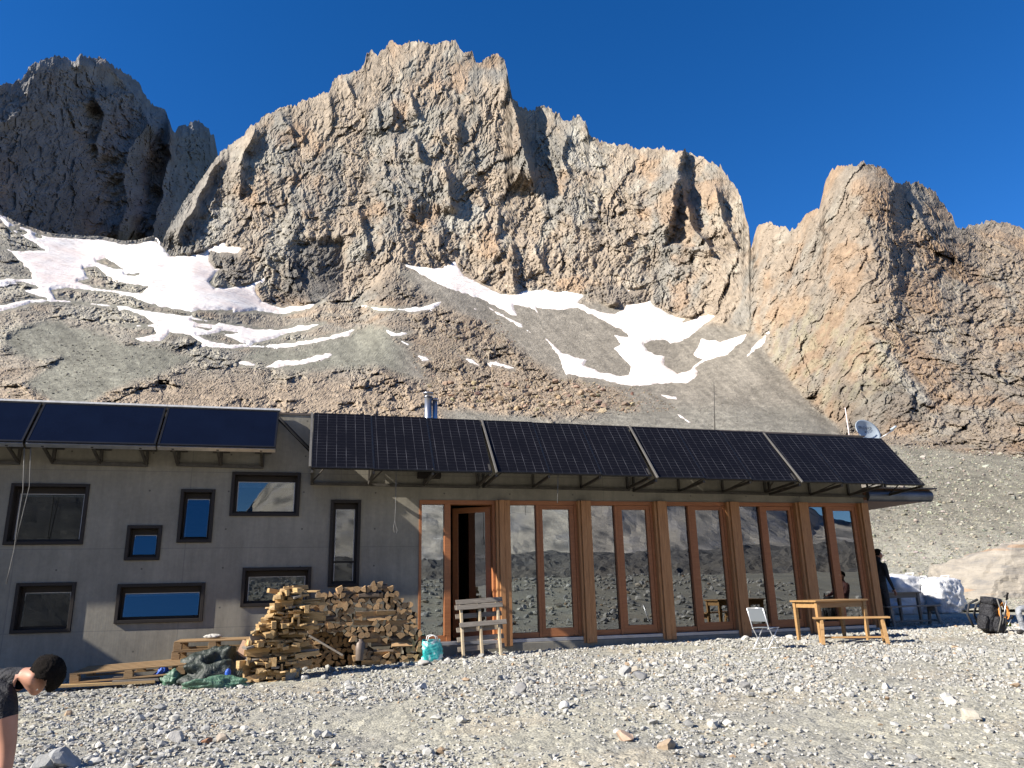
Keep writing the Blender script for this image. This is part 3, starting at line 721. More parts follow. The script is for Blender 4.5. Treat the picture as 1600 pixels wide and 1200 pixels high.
def stone_cols(n, r):
    base = np.array([(.52,.50,.46),(.44,.43,.41),(.60,.575,.53),(.34,.335,.325),(.50,.44,.36),(.46,.33,.22)])
    k = r.choice(6, n, p=[.36,.25,.2,.09,.085,.015]); return np.clip(base[k] * r.uniform(.50, .74, (n, 1)) * np.array([.99, 1.0, .98]), .05, .8)
stone_mat = tinted_attr('loose stone', 0.9, 0.25, 6.0, 0.35, ((14.0, 0.5, 0.02), (60.0, 0.35, 0.006)))
r = np.random.default_rng(77)
def stone_spots(n, clump, dmin=-11.8, dmax=2.5):
    u = r.uniform(-7.8, 20, n * 3); d = dmin + (dmax - dmin) * r.uniform(0, 1, n * 3)
    w = fbm(np.stack([u / 1.3, d / 1.3, u * 0], -1), 90, 3) * clump + 0.5
    k = (r.uniform(0, 1, len(u)) < w) & ~((d > -0.12) & (u < 13.9)) 
    x_, y_ = pix(hut(u[:, None], d[:, None], 0.5)) if False else (0, 0)
    return u[k][:n], d[k][:n]
ps, zs = [], []
for n, lo, hi, cl in ((95000, .008, .024, 0.8), (24000, .018, .046, 1.1), (3000, .035, .085, 1.5)):
    u, d = stone_spots(n, cl); s_ = lo + (hi - lo) * r.uniform(0, 1, len(u)) ** 2.2
    ps.append(np.stack([u, d], -1)); zs.append(s_)
for n, lo, hi, d0, d1 in ((3500, .02, .09, -20, -11.8), (3000, .06, .28, -45, -18)):            # the stony bank behind the viewer
    ps.append(np.stack([r.uniform(-12, 34, n), r.uniform(d0, d1, n)], -1)); zs.append(lo + (hi - lo) * r.uniform(0, 1, n) ** 2)
uv_ = np.concatenate(ps); sz = np.concatenate(zs)
pos = hut(0, 0, 0) + uv_[:, :1] * U + uv_[:, 1:] * W + (ground_z(uv_[:, 0], uv_[:, 1]) + uneven(uv_[:, 0], uv_[:, 1]))[:, None] * ZV
big = sz > .024; cl_ = stone_cols(len(sz), r)
me = scatter_mesh('gravel_stones', pos[big], sz[big], 61, cl_[big], 0.22, 40); me.materials.append(stone_mat)
tag(link(bpy.data.objects.new('gravel_stones', me)), 'pale grey broken stones littering the gravel terrace', 'gravel', kind='stuff')
me = scatter_mesh('gravel_chips', pos[~big], sz[~big], 63, cl_[~big] * 1.06, 0.2, 40, 0); me.materials.append(stone_mat)
tag(link(bpy.data.objects.new('gravel_chips', me)), 'small pale chippings covering the gravel terrace', 'gravel', kind='stuff')

# larger stones one can point to
def stone(u, d, size, label, cat='stone', col=(.50,.48,.45), seed=1, flat=.8, group=None, name='stone'):
    rr = np.random.default_rng(seed); bm = bmesh.new(); bmesh.ops.create_icosphere(bm, subdivisions=3, radius=1.0)
    v = np.array([x.co[:] for x in bm.verts])
    for _ in range(11):
        q_ = rr.normal(size=3); q_ /= np.linalg.norm(q_); hh = rr.uniform(.42, .8); e = v @ q_; v = v - np.outer(np.maximum(e - hh, 0), q_)
    v = v * np.array([1.15, .95, flat]) * (1 + 0.05 * fbm(v * 2.2 + seed, seed, 3))[:, None]
    for x, y in zip(bm.verts, v): x.co = y * size
    me = bpy.data.meshes.new(name); bm.to_mesh(me); bm.free(); me.polygons.foreach_set('use_smooth', [False] * len(me.polygons))
    set_col(me, .72 * np.array(col) * (1 + .18 * fbm(v * 3 + 5, seed + 3, 3))[:, None]); me.materials.append(stone_mat)
    o = bpy.data.objects.new(name, me); o.location = on_ground(u, d, size * flat * .42); o.rotation_euler = (0, 0, rr.uniform(0, 6))
    return tag(link(o), label, cat, group)

# ------------------------------------------------------------------ valley side behind the viewer (mirrored in the glass)
az = np.radians(np.linspace(92, 272, 420)); tt = np.linspace(0, 1, 190)
AZ, TT = np.meshgrid(az, tt); RR = np.exp(np.log(50) + (np.log(2600) - np.log(50)) * TT); AD = np.degrees(AZ)
ridge = line([(92,16),(112,9),(122,3.5),(128,4.5),(134,10),(142,17),(155,18),(163,13),(168,8.5),(171,4),(174,5),(178,12),(186,15),(205,12),(225,8),(272,10)])(AD)
prof = sstep(0.42, 0.97, TT)
el = .6 - 4.0 * (1 - sstep(0, .06, TT)) + (ridge - .6) * prof + 2.4 * sstep(.06, .16, TT) * (1 - sstep(.20, .40, TT))
qq = np.stack([np.degrees(AZ) * 20.6, el * 20.6, 420 * np.log(RR)], -1)
el = el + (rock_relief(qq, 800, 1.0, (30, -30)) * np.where(TT < .36, .40, .10) + 9 * fbm(qq / 70, 810, 4)) / 20.6 * sstep(.02, .10, TT) 
zz = 1.62 + np.tan(np.radians(el)) * RR
zz[-1] -= 500
HP = np.stack([CAM[0] + RR * np.sin(AZ), CAM[1] + RR * np.cos(AZ), zz], -1)
hc = np.broadcast_to(np.array((.18, .162, .135)), HP.shape).copy()
hc = mixc(hc, (.16, .15, .14), sstep(.0, .35, fbm(qq / 40, 820, 4)) * .8); hc = mixc(hc, (.13, .125, .12), sstep(.42, .34, TT) * sstep(.08, .16, TT) * .8)
hc = hc * np.where(TT > .38, 2.7, 1.0)[..., None]; hc = mixc(hc, (.10, .10, .10), sstep(.1, .4, fbm(qq / np.array([30, 14, 60]), 830, 4)) * .75); hc = mixc(hc, (.055, .055, .05), .9 * sstep(171, 175, AD) * sstep(.36, .42, TT))
idx = np.arange(AZ.size).reshape(AZ.shape)
me = np_mesh('hillside', HP.reshape(-1, 3), np.stack([idx[:-1, :-1], idx[1:, :-1], idx[1:, 1:], idx[:-1, 1:]], -1).reshape(-1, 4))
set_col(me, np.clip(hc.reshape(-1, 3), .03, .8)); me.materials.append(rock_mat)
tag(link(bpy.data.objects.new('hillside', me)), kind='structure')

# ------------------------------------------------------------------ materials of the hut
def concrete_mat():
    t = NT('board marked concrete'); v = t.coord(); s = t.sep(v)
    n = t.noise(v, 0.9, 6, 0.62); n2 = t.noise(t.coord('Object', (5, 5, .55)), 1.2, 6, .7); n3 = t.noise(v, 14, 5, .65)
    c = t.ramp(n, [(0.3, (.186, .172, .141)), (0.7, (.285, .264, .216))])
    c = t.mix(c, t.ramp(n2, [(0.35, (.70, .69, .68)), (0.62, (1.08, 1.08, 1.06))]), .45, 'MULTIPLY')
    c = t.mix(c, t.ramp(n3, [(0.3, (.8, .8, .8)), (0.7, (1.12, 1.12, 1.12))]), .5, 'MULTIPLY')
    def cell(x, size, off): return t.math('FRACT', t.math('DIVIDE', t.math('ADD', x, off), size))
    cx, cz = cell(s[0], 2.6, 3.1), cell(s[2], 1.33, 0.2)
    jx = t.math('LESS_THAN', cx, 0.006); jz = t.math('LESS_THAN', cz, 0.011); j = t.math('MAXIMUM', jx, jz)
    ax = t.math('ABSOLUTE', t.math('SUBTRACT', cell(s[0], 1.3, 3.1), 0.5)); az = t.math('ABSOLUTE', t.math('SUBTRACT', cell(s[2], .665, .2), .5))
    rr = t.math('SQRT', t.math('ADD', t.math('POWER', t.math('MULTIPLY', ax, 1.3), 2), t.math('POWER', t.math('MULTIPLY', az, .665), 2)))
    hole = t.math('LESS_THAN', rr, 0.016)
    c = t.mix(c, (.12, .115, .105), t.math('MULTIPLY', j, .45)); c = t.mix(c, (.07, .068, .06), t.math('MULTIPLY', hole, .8))
    t.col(c).set(.88, 0, .25)
    b = t.bump(t.noise(t.coord('Object', (40, 40, 2.2)), 1.0, 4, .6), .25, .006); t.bump(n3, .3, .006, b)
    return t.m
M = {}
M['concrete'] = concrete_mat()
M['dark_frame'] = wood('dark stained window timber', (.011, .008, .006), (.022, .016, .012), .6, knots=False, rand=.1)
M['red_timber'] = wood('red brown joinery', (.24, .088, .034), (.36, .145, .058), .5, rand=.12, knots=False)
M['post_timber'] = wood('weathered orange post', (.26, .118, .045), (.46, .235, .10), .6, (0.7, 8, 8), .12)
M['zinc'] = simple('zinc sheet', (.115, .125, .145), .42, .6, .5, .3, 3)
M['flashing'] = simple('brown metal flashing', (.12, .095, .078), .5, .2, .4, .3, 2)
M['soffit'] = wood('reddish soffit boards', (.13, .06, .03), (.20, .10, .055), .6)
M['threshold'] = simple('grey sill metal', (.36, .36, .37), .45, .5, .5, .2, 3)
M['steel'] = simple('galvanised dark steel', (.075, .068, .058), .55, .5, .4, .35, 9)
M['alu'] = simple('aluminium', (.55, .54, .52), .35, .9, .5, .15, 6)
M['interior'] = wood('dim larch lining', (.17, .11, .065), (.26, .18, .11), .7)
M['floor'] = wood('worn plank floor', (.14, .09, .055), (.22, .15, .09), .6)
M['white'] = simple('white plastic', (.75, .75, .73), .4, 0, .5, .05)
M['black'] = simple('black rubber', (.008, .008, .009), .8, 0, .15, .2)
M['pale_blind'] = simple('pale roller blind', (.50, .51, .50), .8, 0, .2, .1, 3)
M['pale_metal'] = simple('pale painted metal', (.34, .34, .335), .5)
M['strip'] = simple('dull galvanised strip', (.10, .094, .085), .6, 0, .3, .2, 6)
M['stainless'] = simple('stainless flue', (.40, .41, .43), .34, .9, .5, .08, 2)

def glass_mat(name, tint, ior, rough=0.0, wav=0.012):
    t = NT(name); t.n.remove(t.b)
    tr = t.new('BsdfTransparent'); tr.inputs[0].default_value = (*tint, 1)
    gl = t.new('BsdfGlossy'); gl.inputs['Roughness'].default_value = rough; gl.inputs['Color'].default_value = (.93, .96, .98, 1)
    fr = t.new('Fresnel'); fr.inputs['IOR'].default_value = ior
    bp = t.new('Bump'); bp.inputs['Strength'].default_value = 0.08; bp.inputs['Distance'].default_value = wav
    t.l(t.noise(t.coord('Object', (1, 1, .6)), 1.6, 2, .5), bp.inputs['Height']); t.l(bp.outputs[0], gl.inputs['Normal'])
    mx = t.new('MixShader'); t.l(fr.outputs[0], mx.inputs[0]); t.l(tr.outputs[0], mx.inputs[1]); t.l(gl.outputs[0], mx.inputs[2])
    t.l(mx.outputs[0], t.out.inputs['Surface']); return t.m
M['glass'] = glass_mat('coated window glass', (.62, .68, .66), 2.95)
M['small_glass'] = glass_mat('dark window glass', (.55, .6, .62), 1.92, 0.0, .006)

def wall_with_holes(u0, u1, v0, v1, holes, th):
    us = sorted({u0, u1, *[a for h in holes for a in h[:2]]}); vs_ = sorted({v0, v1, *[a for h in holes for a in h[2:]]})
    def open_(i, j):
        if i < 0 or j < 0 or i >= len(us) - 1 or j >= len(vs_) - 1: return True
        cu, cv = (us[i] + us[i+1]) / 2, (vs_[j] + vs_[j+1]) / 2
        return any(h[0] < cu < h[1] and h[2] < cv < h[3] for h in holes)
    mb = MB()
    for i in range(len(us) - 1):
        for j in range(len(vs_) - 1):
            if open_(i, j): continue
            a, b, c, d = us[i], us[i+1], vs_[j], vs_[j+1]
            mb.add([(a,0,c),(b,0,c),(b,0,d),(a,0,d)], [(0,1,2,3)]); mb.add([(a,th,c),(b,th,c),(b,th,d),(a,th,d)], [(3,2,1,0)])
            if open_(i-1, j): mb.add([(a,0,c),(a,0,d),(a,th,d),(a,th,c)], [(0,1,2,3)])
            if open_(i+1, j): mb.add([(b,0,c),(b,th,c),(b,th,d),(b,0,d)], [(0,1,2,3)])
            if open_(i, j-1): mb.add([(a,0,c),(a,th,c),(b,th,c),(b,0,c)], [(0,1,2,3)])
            if open_(i, j+1): mb.add([(a,0,d),(b,0,d),(b,th,d),(a,th,d)], [(0,1,2,3)])
    return mb

# ------------------------------------------------------------------ the mountain hut
HUT = empty('mountain_hut', hut(0, 0, 0), HUT_ROT)
tag(HUT, 'long flat roofed concrete mountain hut with a timber framed glass front', 'hut')
WIN = [(-3.29,-2.10,2.54,3.56), (-.64,-.07,2.56,3.49), (-1.44,-.885,2.27,2.86), (.19,1.385,3.02,3.81), (-3.0,-2.12,1.14,1.93), (-1.49,-.11,1.245,1.885), (.48,1.65,1.46,2.125), (1.94,2.49,1.77,3.32)]
GL0, GL1 = 3.57, 13.26
wall = wall_with_holes(-8.0, 13.48, -0.3, 4.80, WIN + [(GL0, GL1, .70, 3.33)], .36)
wo = wall.build('wall', M['concrete'], HUT)
bm = bmesh.new(); bm.from_mesh(wo.data); bmesh.ops.remove_doubles(bm, verts=bm.verts, dist=1e-4); bmesh.ops.recalc_face_normals(bm, faces=bm.faces); bm.to_mesh(wo.data); bm.free()
MB().box(-10.2, -8.0, -2.55, 9, -.3, 4.80).build('side_wing', M['concrete'], HUT)
MB().box(13.12, 13.48, .36, 8.64, -.3, 4.80).build('end_wall', M['concrete'], HUT)
MB().box(-8.0, 13.48, 8.64, 9, -.3, 4.80).build('rear_wall', M['concrete'], HUT)
rf = MB(); rf.add([(-8.0,0,4.8),(13.48,0,4.8),(13.48,.36,4.8),(-8.0,.36,4.8),(-8.0,0,4.965),(13.48,0,4.832),(13.48,.36,4.832),(-8.0,.36,4.965)], [(0,3,2,1),(4,5,6,7),(0,1,5,4),(1,2,6,5),(2,3,7,6),(3,0,4,7)])
rf.build('parapet', M['concrete'], HUT)
rf = MB(); rf.add([(-10.3,-.014,4.966),(13.75,-.014,4.834),(13.75,9.1,4.834),(-10.3,9.1,4.966),(-10.3,-.014,5.005),(13.75,-.014,4.868),(13.75,9.1,4.9),(-10.3,9.1,5.04)], [(0,3,2,1),(4,5,6,7),(0,1,5,4),(1,2,6,5),(2,3,7,6),(3,0,4,7)])
ROOF = rf.build('roof', M['flashing'], HUT)
MB().box(-10.3,-8.0,-2.7,-.016,4.801,4.98).build('side_roof', M['flashing'], HUT)
# overhanging eave on the right, zinc front and timber soffit
MB().box(13.482, 15.28, -.02, 7, 3.40, 3.64).build('eave_core', M['soffit'], HUT)
pr = [(-.03, 3.62)] + [(-.03 - .10 * math.sin(a), 3.50 + .12 * math.cos(a)) for a in np.linspace(.3, 2.84, 8)] + [(-.03, 3.37)]
g = MB(); k = len(pr)
g.add([(13.55, y, z) for y, z in pr] + [(15.26, y, z) for y, z in pr], [tuple(range(k)), tuple(reversed(range(k, 2*k)))] + [(i, i+k, (i+1) % k + k, (i+1) % k) for i in range(k)])
g.build('eave_fascia', M['zinc'], HUT)
MB().box(13.482, 15.36, -.16, 7.02, 3.643, 3.675).build('eave_cap', M['flashing'], HUT)
# inside
MB().box(-7.9, 13.1, .37, 8.6, .40, .715).build('floor', M['floor'], HUT)
MB().box(-7.9, 13.1, .37, 8.6, 3.62, 3.70).build('ceiling', M['interior'], HUT)
MB().box(3.2, 13.1, 5.2, 5.3, .716, 3.619).build('room_wall', M['interior'], HUT)
MB().box(3.2, 3.3, .37, 5.198, .716, 3.619).build('partition', M['interior'], HUT)
MB().box(-7.9, 3.198, 3.4, 3.5, .716, 3.619).build('bunkroom_wall', M['interior'], HUT)
# windows: deep dark timber boxes
for i, (a, b, c, d) in enumerate(WIN):
    f = MB(); w = .055; o0, o1 = -.035, .30
    f.box(a+.001, a+w, o0, o1, c+.001, d-.001); f.box(b-w, b-.001, o0, o1, c+.001, d-.001); f.box(a+w, b-w, o0, o1, c+.001, c+w); f.box(a+w, b-w, o0, o1, d-w, d-.001)
    s, tp = .045, .10                                                  # the sash
    f.box(a+w, a+w+s, .13, .22, c+w, d-w); f.box(b-w-s, b-w, .13, .22, c+w, d-w); f.box(a+w+s, b-w-s, .13, .22, c+w, c+w+s); f.box(a+w+s, b-w-s, .13, .22, d-w-tp, d-w)
    win = f.build('window', M['dark_frame'], HUT, .004)
    ga, gb, gc_, gd_ = a+w+s, b-w-s, c+w+s, d-w-tp
    pn = MB().box(ga, gb, .0, .005, gc_-gd_, 0).build('pane', M['small_glass'], win); pn.location = (0, .152, gd_)
    if i in (1, 2, 5, 4): pn.rotation_euler = (math.radians(-7 if i != 4 else -4), 0, 0)
    if i not in (2,):
        h_ = {0: .05, 3: .10, 6: .34, 5: .05}.get(i, .03)
        MB().box(ga+.01, gb-.01, .18, .19, gd_-h_, gd_).build('blind', M['pale_blind'], win)
    sp = MB()
    for q_ in ((ga, ga+.012, gc_, gd_), (gb-.012, gb, gc_, gd_), (ga+.012, gb-.012, gd_-.012, gd_)): sp.box(q_[0], q_[1], .148, .154, q_[2], q_[3])
    sp.build('glazing_bead', M['threshold'], win)
    if i == 7: MB().box(ga, gb, .13, .20, 2.19, 2.225).build('transom', M['dark_frame'], win)
# the glass front
fr = MB()
fr.box(GL0+.001, GL1, -.02, .16, 3.25, 3.329); fr.box(GL0+.001, 3.62, -.02, .16, .765, 3.249)
fr.build('head_frame', M['red_timber'], HUT, .003)
BAYS = [(5.31,5.87,6.00,6.56,6.71), (6.97,7.52,7.68,8.21,8.35), (8.62,9.15,9.32,9.89,10.01), (10.27,10.83,10.99,11.53,11.65), (11.94,12.46,12.64,13.13,13.26)]
def bay_frame(p0, g1, g2, g3, p1):
    f = MB(); y0, y1 = .0, .14
    f.box(p0, p0+.025, y0, y1, .765, 3.249); f.box(p0+.025, g1, y0, y1, .765, .865); f.box(g1, g1+.055, y0-.02, y1, .765, 3.249); f.box(p1-.055, p1, y0-.02, y1, .765, 3.249)
    fb = f.build('fixed_light', M['red_timber'], HUT, .003)
    MB().box(p0+.025, g1, .05, .058, .865, 3.249).build('pane', M['glass'], fb)
    l = MB(); a, b = g1+.06, p1-.06
    l.box(a, g2, -.01, .10, .775, 3.245); l.box(g3, b, -.01, .10, .775, 3.245); l.box(g2, g3, -.01, .10, .775, .93); l.box(g2, g3, -.01, .10, 3.165, 3.245)
    lf = l.build('door', M['red_timber'], HUT, .003)
    MB().box(g2, g3, .03, .038, .93, 3.165).build('pane', M['glass'], lf)
    kn = MB(); kn.lathe([(0, -.055), (.020, -.053), (.026, -.04), (.02, -.02), (.012, -.005), (.012, .0)], 14)
    k_ = kn.build('handle', M['white'], lf); k_.rotation_euler = (math.radians(-90), 0, 0); k_.location = (g2-.045, -.012, 1.80); k_.scale = (1, 1, -1)
for b_ in BAYS: bay_frame(*b_)
f = MB(); f.box(3.62, 4.09, .0, .14, .765, .865); f.box(4.05, 4.17, -.02, .14, .866, 3.249); f.box(4.091, 4.17, -.02, .14, .765, .865); f.box(4.985, 5.04, -.02, .14, .765, 3.249)
fb = f.build('fixed_light', M['red_timber'], HUT, .003)
MB().box(3.62, 4.05, .05, .058, .866, 3.249).build('pane', M['glass'], fb)
lw = .80; l = MB()                                                       # open door leaf, swung inward
l.box(-lw, -lw+.11, 0, .06, .78, 3.235); l.box(-.11, 0, 0, .06, .78, 3.235); l.box(-lw+.11, -.11, 0, .06, .78, .93); l.box(-lw+.11, -.11, 0, .06, 3.13, 3.235)
lf = l.build('door', M['red_timber'], HUT, .003); lf.location = (4.98, .145, 0); lf.rotation_euler = (0, 0, math.radians(-34))
tag(lf, 'glass door leaf standing open inward')
MB().box(-lw+.11, -.11, .026, .034, .93, 3.13).build('pane', M['glass'], lf)
for a, b in ((5.04,5.31), (6.71,6.97), (8.35,8.62), (10.01,10.27), (11.65,11.94), (13.26,13.48)):
    g = MB(); w_ = b - a                                                  # posts run along local X so that the grain follows them
    g.box(.0, 2.68, -w_, -w_*.58, -.0, .20); g.box(.0, 2.68, -w_*.565, -w_*.20, -.012, .20); g.box(.0, 2.68, -w_*.185, 0, .03, .20)
    p_ = g.build('post', M['post_timber'], HUT, .005)
    p_.matrix_local = Matrix(((0, -1, 0, a), (0, 0, 1, -.15), (1, 0, 0, .645), (0, 0, 0, 1)))
    if a > 13: p_.location.y = -.12
MB().box(3.56, 13.26, -.10, .36, .70, .76).build('threshold', M['threshold'], HUT, .004)
MB().box(3.30, 13.75, -.115, -.001, -.2, .695).build('plinth', M['concrete'], HUT, .01)
MB().box(13.751, 14.3, -.1, 3, -.2, .60).build('step', M['concrete'], HUT, .01)
# flue pipes on the roof
c = MB(); c.tube([(0,0,4.86),(0,0,6.02)], .085, 18); c.tube([(0,0,6.02),(0,0,6.04)], [.105,.105], 18); c.tube([(0,0,6.10),(0,0,6.13)], .12, 18)
for k in range(3): c.bar((.09*math.cos(k*2.1), .09*math.sin(k*2.1), 6.03), (.09*math.cos(k*2.1), .09*math.sin(k*2.1), 6.10), .012, .012)
u_, v_ = F(673, 640, 2.6)
ch = c.build('chimney', M['stainless'], ROOF, 0, (u_-.06, 2.6, 0)); c2 = MB(); c2.tube([(0,0,4.86),(0,0,5.96)], .06, 16); c2.tube([(0,0,5.96),(0,0,6.0)], .075, 16)
c2.build('chimney', M['stainless'], ROOF, 0, (u_+.10, 2.62, 0))

# ------------------------------------------------------------------ solar panels
def panel_matrix(tl, bl):
    """origin at the lower left corner, X along the hut, Y up the slope, Z outward"""
    o = hut(*bl); y = hut(*tl) - o; L_ = np.linalg.norm(y); y /= L_; y -= U * (y @ U); y /= np.linalg.norm(y); z = np.cross(U, y)
    m_ = Matrix.Identity(4)
    for i in range(3): m_[i][0], m_[i][1], m_[i][2], m_[i][3] = U[i], y[i], z[i], o[i]
    return m_, L_
t = NT('photovoltaic cells'); v = t.coord(); s = t.sep(v)
def grid(x, n, wd): return t.math('LESS_THAN', t.math('ABSOLUTE', t.math('SUBTRACT', t.math('FRACT', t.math('MULTIPLY', x, n)), .5)), wd)
gx_ = grid(s[0], 5.94, .022); gy_ = grid(s[1], 12.2, .034)
fade = t.ramp(t.noise(t.coord('Object', (1, 1, 1)), 1.9, 3, .6), [(.38, .04), (.6, .17)])
ln = t.math('MULTIPLY', t.math('MAXIMUM', gx_, t.math('MULTIPLY', gy_, .55)), fade)
t.col(t.mix((.006, .006, .008), (.42, .42, .46), ln)).set(.24, 0, .07); M['cells'] = t.m
t = NT('solar collector glass'); v = t.coord(); t.col(t.ramp(t.noise(v, 1.3, 3), [(.3, (.0035, .005, .012)), (.7, (.0045, .007, .017))])).set(.18, 0, .15); M['collector'] = t.m
M['panel_frame'] = simple('black anodised frame', (.02, .02, .022), .4, .6, .5, .2)

GROUPS = [((1.56,4.93),(1.60,3.73),4.74), ((4.80,4.90),(4.83,3.71),7.87), ((7.95,4.87),(8.03,3.66),11.05), ((11.10,4.82),(11.18,3.62),14.12)]
pos_name = ['leftmost', 'second from left', 'second from right', 'rightmost']
for gi, ((ul, vt), (ub, vb), ur) in enumerate(GROUPS):
    wd = (ur - ul) / 3
    for k in range(3):
        m_, L_ = panel_matrix((ul + wd * k, -.10, vt - .013 * k), (ul + wd * k, -1.15, vb - .013 * k))
        root = bpy.data.objects.new('solar_module', None); root.empty_display_size = .1; link(root); root.matrix_world = m_
        tag(root, '%s black solar panel in the %s row of three over the glass front' % (('left','middle','right')[k], pos_name[gi]) if gi else '%s black solar panel in the row of three beside the bare concrete gap' % ('left','middle','right')[k], 'solar panel', 'black solar panels along the roof edge')
        a, b = .006, wd - .006
        f = MB(); f.box(a, b, 0, .018, -.035, .004); f.box(a, b, L_-.018, L_, -.035, .004); f.box(a, a+.014, .018, L_-.018, -.035, .004); f.box(b-.014, b, .018, L_-.018, -.035, .004)
        f.build('frame', M['panel_frame'], root)
        MB().box(a+.014, b-.014, .018, L_-.018, -.006, .0).build('cell_sheet', M['cells'], root)
        if k: 
            s_ = MB(); s_.box(-.006, .006, .02, L_-.02, -.03, .006); s_.build('clamp_strip', M['strip'], root)
    # steel frame that carries the row
    root = empty('panel_bracket', hut(ul, 0, 0), HUT_ROT)
    tag(root, 'dark steel bracket frame under the %s row of black panels' % pos_name[gi] if gi else 'dark steel bracket frame under the black panels beside the bare concrete gap', 'bracket', 'steel brackets under the black panels')
    vr = vb - .115; n_arm = 4; mb = MB(); mb.bar((0, -.03, vr), (ur - ul, -.03, vr - .03), .05, .05); mb.build('rail', M['steel'], root)
    mb = MB(); mb.bar((0, -.03, vt - .07), (ur - ul, -.03, vt - .10), .05, .05); mb.build('rail', M['steel'], root)
    for k in range(n_arm):
        x = .02 + (ur - ul - .06) * k / (n_arm - 1)
        a = MB(); a.bar((x, -.03, vr), (x, -1.10, vr + .06), .04, .05); a.bar((x, -.03, vt-.09), (x, -1.12, vb-.01), .035, .045); a.bar((x, -.03, vr), (x, -.03, vt-.07), .04, .04)
        a.build('arm', M['steel'], root)
        a = MB(); a.bar((x + (.28 if k < n_arm-1 else -.28), -.95, vb + .12), (x, -.10, vr + .01), .018, .018); a.build('brace', M['steel'], root)
    if gi: 
        a = MB(); a.bar((-.02, -.10, vt+.015), (-.0, -1.22, vb-.02), .03, .03); a.build('end_rail', M['strip'], root)
    else:
        a = MB(); a.bar((-.03, -.10, vt+.0), (-.02, -1.10, vb+.02), .04, .03); a.build('end_rail', M['strip'], root)
for k, (u0, u1) in enumerate(((-7.0,-5.02), (-4.98,-2.99), (-2.95,-1.00), (-.97,.94))):
    m_, L_ = panel_matrix((u0, -.10, 4.94), (u0, -.70, 4.145))
    root = bpy.data.objects.new('solar_collector', None); root.empty_display_size = .1; link(root); root.matrix_world = m_
    tag(root, ['blue black solar heat collector cut by the left edge of the view', 'blue black solar heat collector next in from the left edge', 'blue black solar heat collector above the two tall and small windows', 'blue black solar heat collector at the right end, above the uppermost window'][k] if k else 'blue black solar heat collector beyond the left end of the row', 'solar collector', 'solar heat collectors on the left')
    w_ = u1 - u0; f = MB(); f.box(0, w_, 0, .03, -.09, .006); f.box(0, w_, L_-.03, L_, -.09, .006); f.box(0, .03, .03, L_-.03, -.09, .006); f.box(w_-.03, w_, .03, L_-.03, -.09, .006); f.box(.03, w_-.03, .03, L_-.03, -.09, -.08)
    f.build('frame', M['panel_frame'], root)
    MB().box(.03, w_-.03, .03, L_-.03, -.004, .001).build('cover_glass', M['collector'], root)
    s_ = MB(); s_.box(0, w_, -.022, -.001, -.10, -.02); s_.build('lower_rail', M['alu'], root)
    s_ = MB(); s_.box(-.02, w_+.02, L_+.002, L_+.05, -.03, .02); s_.build('top_flashing', M['pale_metal'], root)
    root = empty('collector_bracket', hut(u0, 0, 0), HUT_ROT)
    tag(root, 'dark steel bracket below the collector %s' % ['beyond the left edge', 'cut by the left edge', 'above the tall and the small window', 'at the right end of its row'][k], 'bracket', 'steel brackets under the heat collectors')
    mb = MB(); mb.bar((.22, -.04, 3.92), (w_-.22, -.04, 3.90), .05, .06); mb.build('rail', M['steel'], root)
    for x in (.24, w_*.5, w_-.24):
        a = MB(); a.bar((x, -.04, 3.91), (x, -.66, 4.10), .04, .04); a.bar((x, -.04, 3.91), (x, -.04, 4.70), .04, .05); a.bar((x, -.04, 4.68), (x, -.66, 4.12), .035, .04)
        for dx in (-.09, .09): a.bar((x+dx*1.6, -.02, 4.16), (x, -.03, 4.16), .04, .03)
        a.build('arm', M['steel'], root)

# ------------------------------------------------------------------ placing helpers
def at_depth(px, py, Z):
    return Vector(tuple(CAM + ray(px, py) * (Z / FPX)))
def ground_at(px, py):
    r_ = ray(px, py); lo, hi = 2.0, 80.0
    f_ = lambda t: (lambda p: p[2] - float(ground_z((p - ORG) @ U, (p - ORG) @ W)))(CAM + r_ * (t / FPX))
    for _ in range(50):
        m_ = (lo + hi) / 2
        if f_(m_) > 0: lo = m_
        else: hi = m_
    p = CAM + r_ * (lo / FPX); return float((p - ORG) @ U), float((p - ORG) @ W)
def hv(u, d, v): return Vector(tuple(hut(u, d, v)))

M['split'] = wood('split firewood', (.21, .125, .06), (.47, .31, .155), .75, (1.2, 12, 12), .55, False, .4)
M['bark'] = wood('bark', (.055, .040, .028), (.16, .12, .085), .9, (1.5, 10, 10), .4, False, .8)
M['fresh'] = wood('fresh sawn offcuts', (.27, .165, .068), (.50, .35, .17), .65, (1.0, 10, 10), .45, True, .25)
M['pallet'] = wood('pallet timber', (.20, .12, .055), (.35, .235, .12), .7, (1.0, 10, 10), .3, True, .3)
M['grey_wood'] = wood('weathered grey board', (.13, .11, .09), (.27, .24, .20), .8, (1.0, 12, 12), .25, True, .4)
M['table_wood'] = wood('oiled pine', (.24, .13, .05), (.37, .23, .10), .5, (.8, 9, 9), .12, True, .15)
M['pale_pole'] = wood('pale barked pole', (.29, .225, .14), (.44, .365, .25), .65, (1, 10, 10), .15)
M['rope_white'] = simple('grey cord', (.13, .125, .115), .8)

